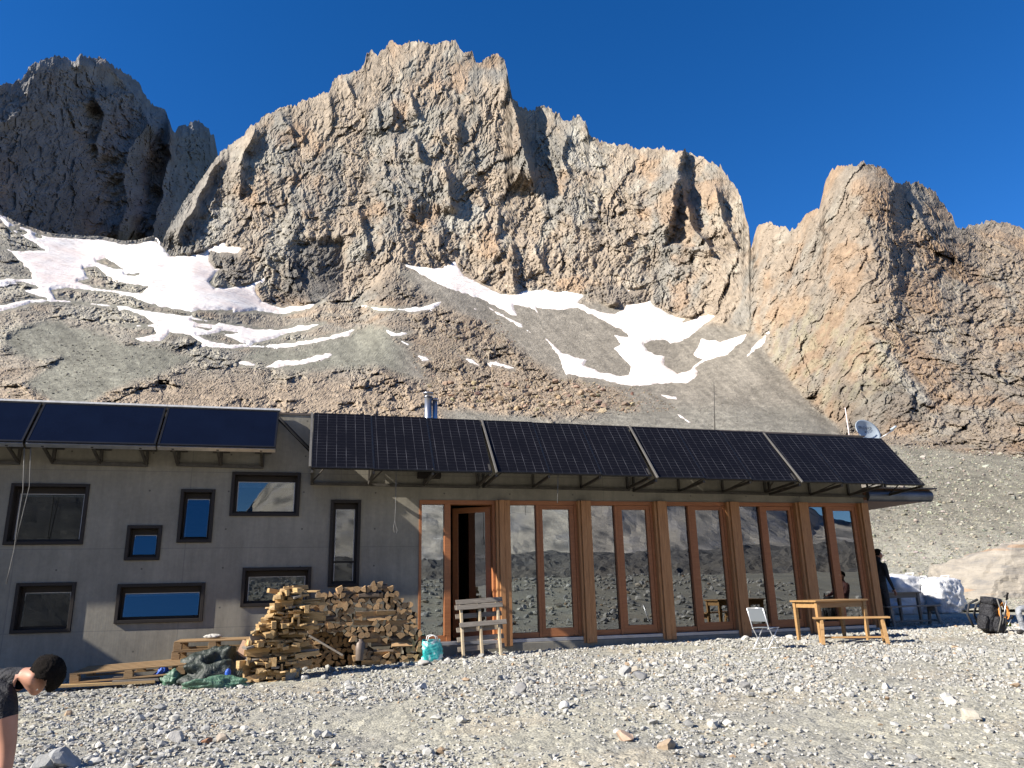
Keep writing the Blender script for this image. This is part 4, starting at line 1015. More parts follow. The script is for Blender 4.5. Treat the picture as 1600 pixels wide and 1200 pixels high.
# ------------------------------------------------------------------ firewood
def log_mesh(seed, L_=.34):
    r_ = random.Random(seed); k = seed % 5; R_ = r_.uniform(.050, .072)
    if k == 0: ang = (0, 360)
    elif k in (1, 2): ang = (0, r_.uniform(75, 105))
    elif k == 3: ang = (0, r_.uniform(150, 185))
    else: ang = (0, r_.uniform(50, 70))
    n = 9; pts = []
    if k == 0: pts = [(R_*.8*math.cos(2*math.pi*i/n)*r_.uniform(.9,1.08), R_*.8*math.sin(2*math.pi*i/n)*r_.uniform(.9,1.08)) for i in range(n)]; nb = n
    else:
        s_ = 1.5 if k in (1, 2) else (1.15 if k == 3 else 1.7)
        arc = [(R_*s_*math.cos(math.radians(ang[1]*i/6)), R_*s_*math.sin(math.radians(ang[1]*i/6))) for i in range(7)]
        pts = [(r_.uniform(-.004,.004), r_.uniform(-.004,.004))] + [(x*r_.uniform(.94,1.05), y*r_.uniform(.94,1.05)) for x, y in arc]; nb = 0
    cx, cy = sum(p[0] for p in pts)/len(pts), sum(p[1] for p in pts)/len(pts); pts = [(x-cx, y-cy) for x, y in pts]; n = len(pts)
    vs, fs = [], []; ns = 4
    for s in range(ns):
        x = -L_/2 + L_*s/(ns-1); tw = 1 + r_.uniform(-.06, .06); oy, oz = r_.uniform(-.005,.005), r_.uniform(-.005,.005)
        if s in (0, ns-1): x += r_.uniform(-.012, .012)
        vs += [(x, y*tw+oy, z*tw+oz) for y, z in pts]
    mats = []
    fs.append(tuple(reversed(range(n)))); mats.append(0); fs.append(tuple((ns-1)*n+i for i in range(n))); mats.append(0)
    for s in range(ns-1):
        for i in range(n):
            fs.append((s*n+i, s*n+(i+1) % n, (s+1)*n+(i+1) % n, (s+1)*n+i))
            mats.append(1 if (k == 0 or 0 < i < n-1) else 0)
    me = bpy.data.meshes.new('firewood_log'); me.from_pydata(vs, [], fs); me.update()
    bm = bmesh.new(); bm.from_mesh(me); bmesh.ops.recalc_face_normals(bm, faces=bm.faces); bm.to_mesh(me); bm.free()
    me.materials.append(M['split']); me.materials.append(M['bark']); me.polygons.foreach_set('material_index', mats); return me
LOGS = [log_mesh(i) for i in range(20)]
def put_log(u, d, v, along_u=False, tilt=0.0, grp='split logs of the firewood pile', lab=None, k=None):
    o = bpy.data.objects.new('firewood_log', LOGS[rnd.randrange(20) if k is None else k]); COL.objects.link(o)
    rz = HUT_ROT + (0 if along_u else math.pi/2) + rnd.uniform(-.07, .07)
    o.matrix_world = Matrix.Translation(hv(u, d, v)) @ Matrix.Rotation(rz, 4, 'Z') @ Matrix.Rotation(tilt + rnd.uniform(-.03, .03), 4, 'Y') @ Matrix.Rotation(rnd.uniform(0, 6.28), 4, 'X')
    tag(o, lab or ('split log in the firewood pile, its bark side turned outward' if along_u else 'split log in the firewood pile, its cut end turned outward'), 'log', grp); return o
DP = -.55
top_pts = [F(x, y, DP) for x, y in ((488,938),(497,924),(530,921),(560,917),(586,910),(603,914),(622,926),(640,942),(652,968),(658,1000),(661,1030))]
tu = np.array([p[0] for p in top_pts]); tv = np.array([p[1] for p in top_pts])
uL, uR = tu[0] - .02, tu[-1] - .01
uX, vX = F(556, 986, DP); g0 = gz((uL+uR)/2, DP); v = g0 + .05; row = 0; nl = 0
while v < 2.2:
    u = uL + (.05 if row % 2 else 0) + rnd.uniform(0, .03)
    while u < uR - .03:
        if v < np.interp(u, tu, tv) - .01:
            if rnd.random() < .085 and not (u < uX and v < vX) and u + .3 < uR and v < np.interp(u + .3, tu, tv) - .02:
                put_log(u + .15, DP - .12 + rnd.uniform(-.04, .04), v, True); u += .345; nl += 1; continue
            put_log(u, DP + rnd.uniform(-.05, .05) + (.34 if (u < uX - .25 * (v - g0) and v < vX) else 0), v + rnd.uniform(-.012, .012)); nl += 1
        u += rnd.uniform(.088, .108)
    v += .092; row += 1
for x, y, tl in ((512,936,.05),(541,927,-.1),(566,922,-.12),(590,918,-.05)):         # barked logs crowning the pile
    uu, vv = F(x, y, DP - .1); put_log(uu, DP - .1, vv, True, tl)
# lower rear part on the left, in shade
u0_, _ = F(466, 1000, -.3); u1_, _ = F(497, 1000, -.3); v = gz(u0_, -.3) + .05
while v < 1.25:
    u = u0_ + rnd.uniform(0, .04)
    while u < u1_:
        put_log(u, -.32 + rnd.uniform(-.04, .04), v, grp='logs in the shaded recess of the pile', lab='split log in the shaded recess between the offcut stack and the pile'); nl += 1; u += .098
    v += .095
uu, dd = ground_at(597, 1033); bx = empty('wood_crate', on_ground(uu, dd), HUT_ROT + .1)
tag(bx, 'low wooden crate with kindling at the foot of the firewood pile', 'crate')
mb = MB(); mb.box(-.21,.21,-.15,-.13,.0,.14); mb.box(-.21,.21,.13,.15,.0,.14); mb.box(-.21,-.19,-.13,.13,.0,.14); mb.box(.19,.21,-.13,.13,.0,.14); mb.box(-.19,.19,-.13,.13,.0,.015); mb.build('box', M['pallet'], bx, .003)
for k in range(6): 
    put = bpy.data.objects.new('kindling_stick', LOGS[4 + 5*(k % 3)]); COL.objects.link(put); put.scale = (1, .5, .5)
    put.matrix_world = bx.matrix_world @ Matrix.Translation((rnd.uniform(-.05,.05), rnd.uniform(-.1,.1), .13 + .02*k*.5)) @ Matrix.Rotation(rnd.uniform(-.3,.3), 4, 'Z') @ Matrix.Scale(.6, 4)
    put.location = hv(uu, dd, 0); put.location.z = on_ground(uu, dd).z + .13 + .012*k
    tag(put, 'kindling stick heaped in the low wooden crate', 'kindling', 'kindling sticks in the crate')
# leaning pale pole in the dark recess
a_ = hv(*[F(483, 993, -.75)[0], -.75, F(483, 993, -.75)[1]]); b_ = hv(F(536, 1024, -.85)[0], -.85, F(536, 1024, -.85)[1])
mb = MB(); mb.bar((0,0,0), tuple(b_ - a_), .06, .03); o = mb.build('plank', M['grey_wood'], None, .004, a_); tag(o, 'grey plank leaning across the dark recess of the firewood pile', 'plank')
# old gas bottle shaped tin beside the recess
uu, dd = F(563, 1012, -.72)[0], -.72; mb = MB(); mb.lathe([(0,0),(.075,0),(.08,.01),(.08,.27),(.06,.30),(.045,.31),(.045,.34),(0,.345)], 18)
o = mb.build('canister', simple('rusty grey tin', (.15, .12, .10), .55, .3), None, 0, hv(uu, dd, F(563, 1030, -.72)[1] - .02)); tag(o, 'rusty grey metal canister standing in front of the firewood', 'canister')

# ------------------------------------------------------------------ stack of sawn offcuts
def board_mesh(name, L_, w_, t_, mat, seed=0, bev=True):
    r_ = random.Random(seed); mb = MB(); mb.add([(-L_/2+r_.uniform(-.01,.01), -w_/2, -t_/2), (L_/2+r_.uniform(-.01,.01), -w_/2, -t_/2), (L_/2+r_.uniform(-.01,.01), w_/2, -t_/2), (-L_/2+r_.uniform(-.01,.01), w_/2, -t_/2),
        (-L_/2+r_.uniform(-.01,.01), -w_/2, t_/2), (L_/2+r_.uniform(-.01,.01), -w_/2, t_/2), (L_/2+r_.uniform(-.01,.01), w_/2, t_/2), (-L_/2+r_.uniform(-.01,.01), w_/2, t_/2)],
        [(0,3,2,1),(4,5,6,7),(0,1,5,4),(1,2,6,5),(2,3,7,6),(3,0,4,7)])
    me = mb.mesh(name); me.materials.append(mat); return me
OFF = [board_mesh('offcut_board', rnd.uniform(.20, .46), rnd.uniform(.07, .13), rnd.choice((.020, .022, .024, .03, .045, .065)), M['fresh'], i) for i in range(22)]
OFF_G = [board_mesh('offcut_board', rnd.uniform(.25, .45), .11, .03, M['grey_wood'], 50 + i) for i in range(3)]
su, sd = ground_at(428, 1064); sd += .42; sg = gz(su, sd)
prof_st = [(0, -.42, .26), (.3, -.48, .32), (.55, -.46, .36), (.75, -.34, .44), (.95, -.20, .46), (1.1, -.10, .44), (1.25, -.02, .36), (1.42, .04, .24)]
v = sg + .02; lay = 0
while v < sg + 1.36:
    hh = v - sg; a = np.interp(hh, [p[0] for p in prof_st], [p[1] for p in prof_st]); b = np.interp(hh, [p[0] for p in prof_st], [p[2] for p in prof_st])
    th = rnd.choice((.026, .032, .042)); u = a
    along = rnd.random() < .5
    for dd in ((-.26, 0.05) if hh > .15 else (-.3, 0.0, .25)):
        u = a + rnd.uniform(0, .05)
        while u < b - .02:
            me = rnd.choice(OFF if rnd.random() > .07 else OFF_G); ln = max(vv.co.x for vv in me.vertices) * 2
            st = ln if along else rnd.uniform(.10, .14)
            cu = u + st/2
            if cu - st/2 > b - .05: break
            o = bpy.data.objects.new('offcut_board', me); COL.objects.link(o)
            o.matrix_world = Matrix.Translation(hv(su + cu, sd + dd + rnd.uniform(-.06, .06) - (0 if along else .04), v + rnd.uniform(-.012, .012))) @ Matrix.Rotation(HUT_ROT + (0 if along else math.pi/2) + rnd.gauss(0, .30), 4, 'Z') @ Matrix.Rotation(rnd.gauss(0, .10), 4, 'Y') @ Matrix.Rotation(rnd.choice((0, 0, 0, 1.57)) + rnd.gauss(0, .12), 4, 'X')
            tag(o, 'sawn offcut in the yellow stack of board ends' if me.materials[0] is M['fresh'] else 'greyed offcut in the yellow stack of board ends', 'board', 'sawn offcuts stacked beside the firewood')
            u += st + rnd.uniform(.0, .03)
    v += th; lay += 1
for k, (x, y, an) in enumerate(((440,926,.3),(452,929,-.2),(446,935,.1),(437,940,.5),(458,938,-.1),(470,951,.05),(490,943,.1))):
    uu, vv = F(x, y, sd - .1); o = bpy.data.objects.new('offcut_board', OFF[k]); COL.objects.link(o)
    o.matrix_world = Matrix.Translation(hv(uu, sd - .1, vv)) @ Matrix.Rotation(HUT_ROT + an, 4, 'Z') @ Matrix.Rotation(an * .6, 4, 'Y')
    tag(o, 'sawn offcut tossed loosely on top of the yellow stack', 'board', 'loose offcuts on top of the stack')
uu, dd = ground_at(383, 1048); o = bpy.data.objects.new('board', board_mesh('board', .26, .16, .03, simple('pinkish board', (.55, .36, .24), .7), 91)); COL.objects.link(o)
o.matrix_world = Matrix.Translation(hv(F(381, 1016, sd)[0], sd, F(381, 1016, sd)[1])) @ Matrix.Rotation(HUT_ROT, 4, 'Z') @ Matrix.Rotation(math.radians(-68), 4, 'Y') @ Matrix.Rotation(math.radians(80), 4, 'X')
tag(o, 'pinkish board end leaning on the left side of the offcut stack', 'board')

# ------------------------------------------------------------------ pallets and planks on the left
def pallet(L_, D_, label, mat=None, group=None):
    mat = mat or M['pallet']; root = empty('pallet', (0, 0, 0)); tag(root, label, 'pallet', group)
    mb = MB()
    for k in range(5): w_ = .10; y = -D_/2 + w_/2 + (D_ - w_) * k / 4; mb.box(-L_/2 + rnd.uniform(-.008,.008), L_/2 + rnd.uniform(-.008,.008), y - w_/2, y + w_/2, .122, .144)
    mb.build('deck', mat, root, .003)
    mb = MB()
    for k in range(3): x = -L_/2 + .05 + (L_ - .1) * k / 2; mb.box(x - .05, x + .05, -D_/2, D_/2, .10, .1215)
    mb.build('cross_board', mat, root, .003)
    for i in range(3):
        for j in (0, 2):
            x = -L_/2 + .06 + (L_ - .12) * i / 2; y = -D_/2 + .05 + (D_ - .1) * j / 2
            MB().box(x - .06, x + .06, y - .05, y + .05, .0225, .0995).build('block', mat, root, .003)
    mb = MB()
    for k in (0, 2): y = -D_/2 + .05 + (D_ - .1) * k / 2; mb.box(-L_/2, L_/2, y - .05, y + .05, 0, .022)
    mb.build('skid', mat, root, .003); return root
pu, pv = F(329, 1030, -.75); pd_ = -.55
names = ['lowest pallet of the stack against the concrete wall', 'second lowest pallet of the stack against the wall', 'second highest pallet of the stack against the wall', 'topmost pallet of the stack against the concrete wall']
zb_ = gz(pu, pd_) - .01
for k in range(4):
    p_ = pallet(1.14, .78, names[k], group='pallets stacked against the wall'); p_.location = hv(pu + rnd.uniform(-.02, .02) + .012 * k, pd_, zb_ + .1455 * k); p_.rotation_euler = (0, 0, HUT_ROT + rnd.uniform(-.015, .015))
uu, dd = F(205, 1050, -1.15)[0], -1.15
p_ = pallet(1.55, .85, 'long yellow pallet lying on the ground left of the tarpaulin'); p_.location = hv(uu + .06, dd, gz(uu, dd) + .13); p_.rotation_euler = (math.radians(2), math.radians(-2.5), HUT_ROT - .03)
def plank(L_, w_, t_, px, py, rz, label, mat, lift=0.0, tilt=0.0, group=None):
    u_, d_ = ground_at(px, py); o = bpy.data.objects.new('plank', board_mesh('plank', L_, w_, t_, mat, int(px))); COL.objects.link(o)
    o.location = on_ground(u_, d_, t_/2 + .02 + lift); o.rotation_euler = (0, tilt, HUT_ROT + rz); return tag(o, label, 'plank', group)
plank(1.42, .16, .035, 158, 1077, .02, 'long yellow plank lying nearest the gravel, below the pallet', M['fresh'], .03)
plank(.62, .14, .035, 211, 1073, .0, 'short grey plank, upper of two lying beside the blue sheet', M['grey_wood'], .085, 0, )
plank(.62, .14, .035, 212, 1074, .03, 'short grey plank, lower of two lying beside the blue sheet', M['grey_wood'], .045)
plank(.36, .12, .03, 133, 1071, .1, 'short dark grey plank near the left end of the long plank', M['grey_wood'], .06)

# ------------------------------------------------------------------ tarpaulins
def cloth_mat(name, c, rough=.55, sc=5):
    t = NT(name); v = t.coord(); f = t.noise(v, sc, 4, .6)
    t.col(t.ramp(f, [(.3, tuple(x*.75 for x in c)), (.7, tuple(min(1, x*1.25) for x in c))])).set(rough, 0, .4); b_ = t.bump(t.noise(v, sc*.9, 4, .5, 1.5), .8, .06); t.bump(t.noise(v, sc*3, 5, .6, 1.0), .6, .02, b_); return t.m
def crumple(name, size, loc, rz, mat, label, cat, seed, amp=.32, power=1.0, box=0.0, sub=5, group=None, bottom=-.12, folds=False):
    bm = bmesh.new(); bmesh.ops.create_icosphere(bm, subdivisions=sub, radius=1.0)
    v = np.array([x.co[:] for x in bm.verts])
    if box: 
        m_ = np.max(np.abs(v), axis=1, keepdims=True); v = v * (1 - box) + v / m_ * box * .85
    s_ = np.array(size); n = v.copy()
    wv_ = np.stack([fbm(v * 1.3 + seed, seed + k_, 3) for k_ in (1, 2, 3)], -1) * .35
    f = (.75 * facets((v + wv_) * 1.3 + seed, seed, 1.2) + .42 * facets((v + wv_) * 2.7 + seed, seed + 9, 1.4) + .20 * facets((v + wv_) * np.array([6, 6, 3.5]), seed + 18, 1.4)) if folds else (fbm((v + wv_) * 1.5 + seed, seed, 3, .5, True) * .7 + .55 * fbm((v + wv_) * np.array([3.0, 3.0, 1.3]) + seed * 2, seed + 9, 4, .5, True))
    if folds:
        nb = [[] for _ in range(len(v))]
        for e in bm.edges: nb[e.verts[0].index].append(e.verts[1].index); nb[e.verts[1].index].append(e.verts[0].index)
        for _ in range(2): f = .4 * f + .6 * np.array([np.mean(f[n_]) for n_ in nb])
    v = v * (1 + amp * f)[:, None] * s_
    v[:, 2] = np.where(v[:, 2] < bottom, bottom + (v[:, 2] - bottom) * .05, v[:, 2])
    for x, y in zip(bm.verts, v): x.co = y
    me = bpy.data.meshes.new(name); bm.to_mesh(me); bm.free(); me.polygons.foreach_set('use_smooth', [True] * len(me.polygons)); me.materials.append(mat)
    o = bpy.data.objects.new(name, me); o.location = loc; o.rotation_euler = (0, 0, rz); return tag(link(o), label, cat, group)
M['tarp'] = cloth_mat('dark green tarpaulin', (.026, .034, .028)); M['tarp_green'] = cloth_mat('mid green tarpaulin', (.065, .13, .085), .45); M['blue_sheet'] = cloth_mat('blue plastic sheet', (.03, .10, .45), .4)
uu, dd = ground_at(330, 1068); dd += .28
crumple('tarpaulin', (.50, .30, .36), on_ground(uu, dd - .16, .12), HUT_ROT, M['tarp'], 'crumpled dark green tarpaulin heaped in front of the pallet stack', 'tarpaulin', 5, .46, folds=True)
uu, dd = ground_at(332, 1074); crumple('tarpaulin', (.40, .12, .12), on_ground(uu + .05, dd - .06, .03), HUT_ROT + .05, M['tarp_green'], 'lighter green tarpaulin spilling in front of the dark one', 'tarpaulin', 8, .42, bottom=-.05, folds=True)
uu, dd = ground_at(266, 1072); crumple('tarpaulin', (.17, .15, .17), on_ground(uu, dd + .1, .05), HUT_ROT, M['tarp_green'], 'small green tarpaulin corner beside the blue sheet', 'tarpaulin', 12, .32, bottom=-.05, folds=True)
uu, dd = ground_at(252, 1071); crumple('plastic_sheet', (.13, .12, .18), on_ground(uu, dd + .12, .05), HUT_ROT, M['blue_sheet'], 'crumpled blue plastic sheet between planks and green tarpaulin', 'plastic sheet', 15, .3, bottom=-.05, folds=True)
uu, dd = ground_at(355, 1070); crumple('plastic_sheet', (.04, .03, .06), on_ground(uu, dd - .02, .16), HUT_ROT, M['blue_sheet'], 'tiny scrap of blue plastic on the green tarpaulin', 'plastic sheet', 17, .2, sub=3)
crumple('cloth', (.13, .08, .035), hv(F(333, 985, -.5)[0], -.5, zb_ + .62), HUT_ROT, cloth_mat('pale cloth', (.42, .40, .36)), 'pale crumpled cloth on top of the stacked pallets', 'cloth', 21, .25, sub=4, bottom=-.03)

# ------------------------------------------------------------------ teal bag
uu, dd = ground_at(675, 1033); dd = min(dd, -.28); bg_ = empty('shopping_bag', on_ground(uu, dd), HUT_ROT); tag(bg_, 'teal and white carrier bag standing by the open door', 'bag')
bm = bmesh.new(); n = 28; rings = []
for k in range(12):
    z = .34 * k / 11; rings.append([])
    for j in range(n):
        a = 2*math.pi*j/n; w_ = .165 + .02*math.sin(3*a + k*.5) - .02*(k/11)**2; q_ = abs(math.cos(a))**.5*math.copysign(1, math.cos(a)); s_ = abs(math.sin(a))**.5*math.copysign(1, math.sin(a))
        rings[-1].append(bm.verts.new((w_*q_ + .012*math.sin(5*z*20+j), .10*s_*(1-.15*k/11) + .012*math.cos(7*z*12+j*1.7), z + (.02*math.sin(a*3) if k == 11 else 0))))
for k in range(11):
    for j in range(n): bm.faces.new((rings[k][j], rings[k][(j+1) % n], rings[k+1][(j+1) % n], rings[k+1][j]))
bm.faces.new(list(reversed(rings[0]))); me = bpy.data.meshes.new('bag_body'); bm.to_mesh(me); bm.free(); me.polygons.foreach_set('use_smooth', [True]*len(me.polygons))
t = NT('teal printed plastic'); v = t.coord(); f = t.noise(v, 7, 3, .5, .8); t.col(t.ramp(f, [(.42, (.02, .33, .33)), (.5, (.08, .48, .46)), (.62, (.62, .70, .70))], 'EASE')).set(.35, 0, .5); t.bump(t.noise(v, 22, 4, .6), .5, .02)
me.materials.append(t.m); link(bpy.data.objects.new('bag_body', me), bg_)
for y in (-.09, .09):
    mb = MB(); mb.tube([(-.09, y, .32), (-.07, y*1.2, .40), (0, y*1.3, .42), (.07, y*1.2, .39), (.09, y, .32)], .008, 6); mb.build('handle', M['white'], bg_)

# ------------------------------------------------------------------ slatted pallet propped by the door
uu, dd = ground_at(741, 1020); dd = -.72; bt = empty('pallet', on_ground(uu, dd, -.01), HUT_ROT + .06); bt.rotation_euler = (math.radians(-17), 0, HUT_ROT + .05)
tag(bt, 'grey slatted pallet propped upright in front of the open door', 'pallet')
for x in (-.34, .0, .34):
    mb = MB(); mb.bar((x - .02, 0, 0), (x, 0, .98), .045, .075, (0,1,0)); mb.build('stringer', M['pale_pole'], bt, .006)
for z, x0 in ((.965, -.44), (.868, -.44), (.56, -.40)):
    mb = MB(); mb.bar((x0, -.051, z - .01), (x0 + .87, -.051, z + .03), .022, .085, (0,0,1)); mb.build('front_board', M['grey_wood'], bt, .004)
for z in (.90, .74, .50, .335, .17):
    mb = MB(); mb.bar((-.44, .051, z - .01), (.42, .051, z + .03), .02, .085, (0,0,1)); mb.build('rear_board', M['grey_wood'], bt, .004)

# ------------------------------------------------------------------ folding chair
uu, dd = ground_at(1198, 1013); fc = empty('folding_chair', on_ground(uu, dd - .02), HUT_ROT + math.radians(22)); tag(fc, 'silver grey folding chair with a mesh seat on the gravel', 'chair'); fc.scale = (.78, .78, .78)
t = NT('grey mesh fabric'); t.col((.13, .145, .16)).set(.7, 0, .3); t.bump(t.vor(t.coord(), 160), .5, .003); M['mesh_fabric'] = t.m
M['tube'] = simple('silver painted tube', (.60, .61, .62), .35, .5)
for y in (-.21, .21):
    mb = MB(); mb.tube([(-.30, y, .86), (-.17, y, .44), (-.02, y*.98, .21), (.16, y*.98, .0)], .011, 8); mb.build('back_leg', M['tube'], fc)
    mb = MB(); mb.tube([(-.24, y*.9, .0), (-.02, y*.9, .21), (.17, y*.9, .42), (.21, y*.9, .43)], .011, 8); mb.build('front_leg', M['tube'], fc)
    mb = MB(); mb.tube([(-.19, y*.95, .42), (.0, y*.95, .435), (.22, y*.95, .44)], .010, 8); mb.build('seat_rail', M['tube'], fc)
for x, z in ((-.30, .86), (.15, .01), (-.23, .01)): MB().tube([(x,-.2,z),(x,.2,z)], .010, 8).build('cross_tube', M['tube'], fc)
mb = MB(); mb.add([(-.295,-.20,.845),(-.295,.20,.845),(-.21,.20,.575),(-.21,-.20,.575),(-.283,-.20,.85),(-.283,.20,.85),(-.198,.20,.58),(-.198,-.20,.58)], [(0,1,2,3),(7,6,5,4),(0,4,5,1),(1,5,6,2),(2,6,7,3),(3,7,4,0)]); mb.build('backrest', M['mesh_fabric'], fc)
mb = MB(); mb.box(-.19, .23, -.20, .20, .438, .449); mb.build('seat', M['mesh_fabric'], fc)

# ------------------------------------------------------------------ table and benches
def table(root, L_, D_, H_, mat):
    mb = MB()
    for k in range(4): w_ = D_/4; mb.box(-L_/2, L_/2, -D_/2 + w_*k + .002, -D_/2 + w_*(k+1) - .002, H_-.03, H_ + rnd.uniform(-.001,.001))
    mb.build('top', mat, root, .004)
    a, b = L_/2-.07, D_/2-.06; mb = MB()
    for s in (-1, 1): mb.box(-a+.036, a-.036, s*b-.014, s*b+.014, H_-.13, H_-.031); mb.box(s*a-.014, s*a+.014, -b+.036, b-.036, H_-.13, H_-.031)
    mb.build('apron', mat, root, .003)
    for i in (-1, 1):
        for j in (-1, 1): MB().add([(i*a+sx*w_, j*b+sy*w_, z) for z, w_ in ((0, .026), (H_-.031, .035)) for sx, sy in ((-1,-1),(1,-1),(1,1),(-1,1))], [(0,3,2,1),(4,5,6,7),(0,1,5,4),(1,2,6,5),(2,3,7,6),(3,0,4,7)]).build('leg', mat, root, .003)
def bench(root, L_, D_, H_, mat):
    mb = MB()
    for k in range(2): w_ = D_/2; mb.box(-L_/2, L_/2, -D_/2 + w_*k + .002, -D_/2 + w_*(k+1) - .002, H_-.03, H_)
    mb.build('seat', mat, root, .004)
    for s in (-1, 1):
        x = s*(L_/2-.13)
        for j in (-1, 1):
            mb = MB(); mb.bar((x + s*.03, j*(D_/2+.02), 0), (x, j*(D_/2-.06), H_-.031), .05, .06, (1,0,0)); mb.build('leg', mat, root, .003)
        mb = MB(); mb.box(x-.02, x+.02, -D_/2+.02, D_/2-.02, H_-.14, H_-.031); mb.box(x-.018, x+.018, -D_/2+.02, D_/2-.02, .09, .14); mb.build('end_board', mat, root, .003)
    mb = MB(); mb.box(-L_/2+.15, L_/2-.15, -.03, .03, .10, .13); mb.build('stretcher', mat, root, .003)
fl, fr_, rl = ground_at(1284, 1005), ground_at(1355, 1000), ground_at(1257, 1000.5)
print('TABLE', fl, fr_, rl)
fl, fr_, rl = np.array(fl), np.array(fr_), np.array(rl); ex = (fr_ - fl); Lx = np.linalg.norm(ex); ex = ex / Lx; ey = np.array([-ex[1], ex[0]]); Ly = float((rl - fl) @ ey)
tc = fl + ex * Lx / 2 + ey * Ly / 2
tb = empty('table', on_ground(tc[0], tc[1], -.01), HUT_ROT + math.atan2(ex[1], ex[0])); tag(tb, 'pine table with square legs standing in front of the last glass bays', 'table'); table(tb, Lx + .17, Ly + .15, .74, M['table_wood'])
bl_, br_ = ground_at(1300, 1007), ground_at(1382, 1007); print('BENCH', bl_, br_)
bn = empty('bench', on_ground((bl_[0]+br_[0])/2, (bl_[1]+br_[1])/2 + .1), HUT_ROT + math.atan2(br_[1]-bl_[1], br_[0]-bl_[0])); tag(bn, 'narrow pine bench with splayed legs in front of the table', 'bench'); bench(bn, float(np.hypot(br_[0]-bl_[0], br_[1]-bl_[1])) + .40, .24, .46, M['table_wood'])
pt = empty('table', on_ground(14.75, 1.3), HUT_ROT + .05); tag(pt, 'weathered table standing in the shade round the right corner', 'table'); table(pt, 1.5, .7, .74, M['grey_wood'])
pb = empty('bench', on_ground(14.75, .55), HUT_ROT + .05); tag(pb, 'weathered bench in the shade before the weathered table', 'bench'); bench(pb, 1.5, .28, .45, M['grey_wood'])

# ------------------------------------------------------------------ bulk bags, boulder and gear on the right
t = NT('woven white sacking'); v = t.coord(); t.col(t.ramp(t.noise(v, 3, 4), [(.3, (.48, .48, .49)), (.7, (.62, .62, .61))])).set(.5, 0, .4); t.bump(t.noise(v, 9, 5, .6, 1.2), .7, .05); M['sack'] = t.m
for px, Z, sz_, lab, sd_ in ((1404, 23.0, (.86, .70, .64), 'white bulk bag, the broader one, behind the shaded table', 33), (1466, 22.7, (.62, .58, .58), 'white bulk bag, the narrower one, beside the pale boulder', 41)):
    p = np.array(at_depth(px, 940, Z)); u_, d_ = (p - ORG) @ U, (p - ORG) @ W
    o = crumple('bulk_bag', sz_, on_ground(u_, d_, sz_[2] * .8), HUT_ROT + .15, M['sack'], lab, 'bulk bag', sd_, .17, box=.6, group='white bulk bags', bottom=-sz_[2] * .8)
    for s in (-1, 1):
        mb = MB(); mb.tube([(s*sz_[0]*.62, -.1, sz_[2]*.75), (s*sz_[0]*.8, -.12, sz_[2]*1.05), (s*sz_[0]*.72, .1, sz_[2]*1.05), (s*sz_[0]*.62, .12, sz_[2]*.7)], .022, 8); mb.build('loop', M['sack'], o)
# pale boulder with rusty streaks
bm = bmesh.new(); bmesh.ops.create_icosphere(bm, subdivisions=6, radius=1.0); v = np.array([x.co[:] for x in bm.verts])
rr = np.random.default_rng(5)
for q_, hh in (((-.75,-.35,.55), .62), ((-.45,-.8,.35), .60), ((.1,-.85,.5), .66), ((-.2,.1,1), .62), ((.6,-.6,.5), .7), ((-1,.2,.15), .78), ((.3,.3,.9), .66)):
    q_ = np.array(q_) / np.linalg.norm(q_); e = v @ q_; v = v - np.outer(np.maximum(e - hh, 0) * .93, q_)
v = v * (1 + .05 * fbm(v * 2.2, 9, 5, .55, True) + .02 * facets(v * 6, 12))[:, None] * np.array([3.7, 2.4, 3.6])
for x, y in zip(bm.verts, v): x.co = y
me = bpy.data.meshes.new('boulder'); bm.to_mesh(me); bm.free()
t = NT('pale gneiss'); vv_ = t.coord(); rot_ = t.coord('Object', (.5, 1, 3.2), (0, math.radians(38), 0)); n1_ = t.noise(rot_, 1.6, 7, .65, .6)
c = t.ramp(n1_, [(.3, (.155, .148, .138)), (.48, (.235, .21, .175)), (.7, (.30, .27, .225))])
st_ = t.ramp(t.noise(t.coord('Object', (.22, .4, 2.6), (0, math.radians(40), 0)), 1.25, 3, .5, .3), [(.60, 0.0), (.67, 1.0), (.75, 0.2)]); c = t.mix(c, (.32, .16, .06), t.math('MULTIPLY', st_, .45))
t.col(c).set(.9, 0, .25); b_ = t.bump(n1_, .6, .12); t.bump(t.noise(vv_, 9, 7, .65), .5, .03, b_); me.materials.append(t.m)
p = np.array(at_depth(1608, 930, 25.6)); u_, d_ = (p - ORG) @ U, (p - ORG) @ W
o = bpy.data.objects.new('boulder', me); o.location = hv(u_, d_, .45); o.rotation_euler = (0, 0, HUT_ROT - .12); tag(link(o), 'huge pale boulder streaked with rust on the right edge of the terrace', 'boulder')
# backpack
bpu, bpd = ground_at(1558, 993); bpk = empty('backpack', on_ground(bpu, bpd + .15), HUT_ROT + .2); bpk.rotation_euler = (math.radians(8), math.radians(6), HUT_ROT + .2); tag(bpk, 'black rucksack standing at the edge of the shade', 'backpack')
M['nylon'] = cloth_mat('black nylon', (.014, .014, .017), .6, 14); M['web'] = simple('black webbing', (.02, .02, .022), .7)
def soft_box(name, sx, sy, sz_, mat, parent, loc, seed, amp=.10):
    bm = bmesh.new(); bmesh.ops.create_icosphere(bm, subdivisions=4, radius=1.0); v = np.array([x.co[:] for x in bm.verts]); m_ = np.max(np.abs(v), 1, keepdims=True)
    v = (v * .45 + v / m_ * .5) * (1 + amp * fbm(v * 2.4 + seed, seed, 4))[:, None] * np.array([sx, sy, sz_])
    for x, y in zip(bm.verts, v): x.co = y
    me = bpy.data.meshes.new(name); bm.to_mesh(me); bm.free(); me.polygons.foreach_set('use_smooth', [True]*len(me.polygons)); me.materials.append(mat)
    o = bpy.data.objects.new(name, me); o.location = loc; return link(o, parent)
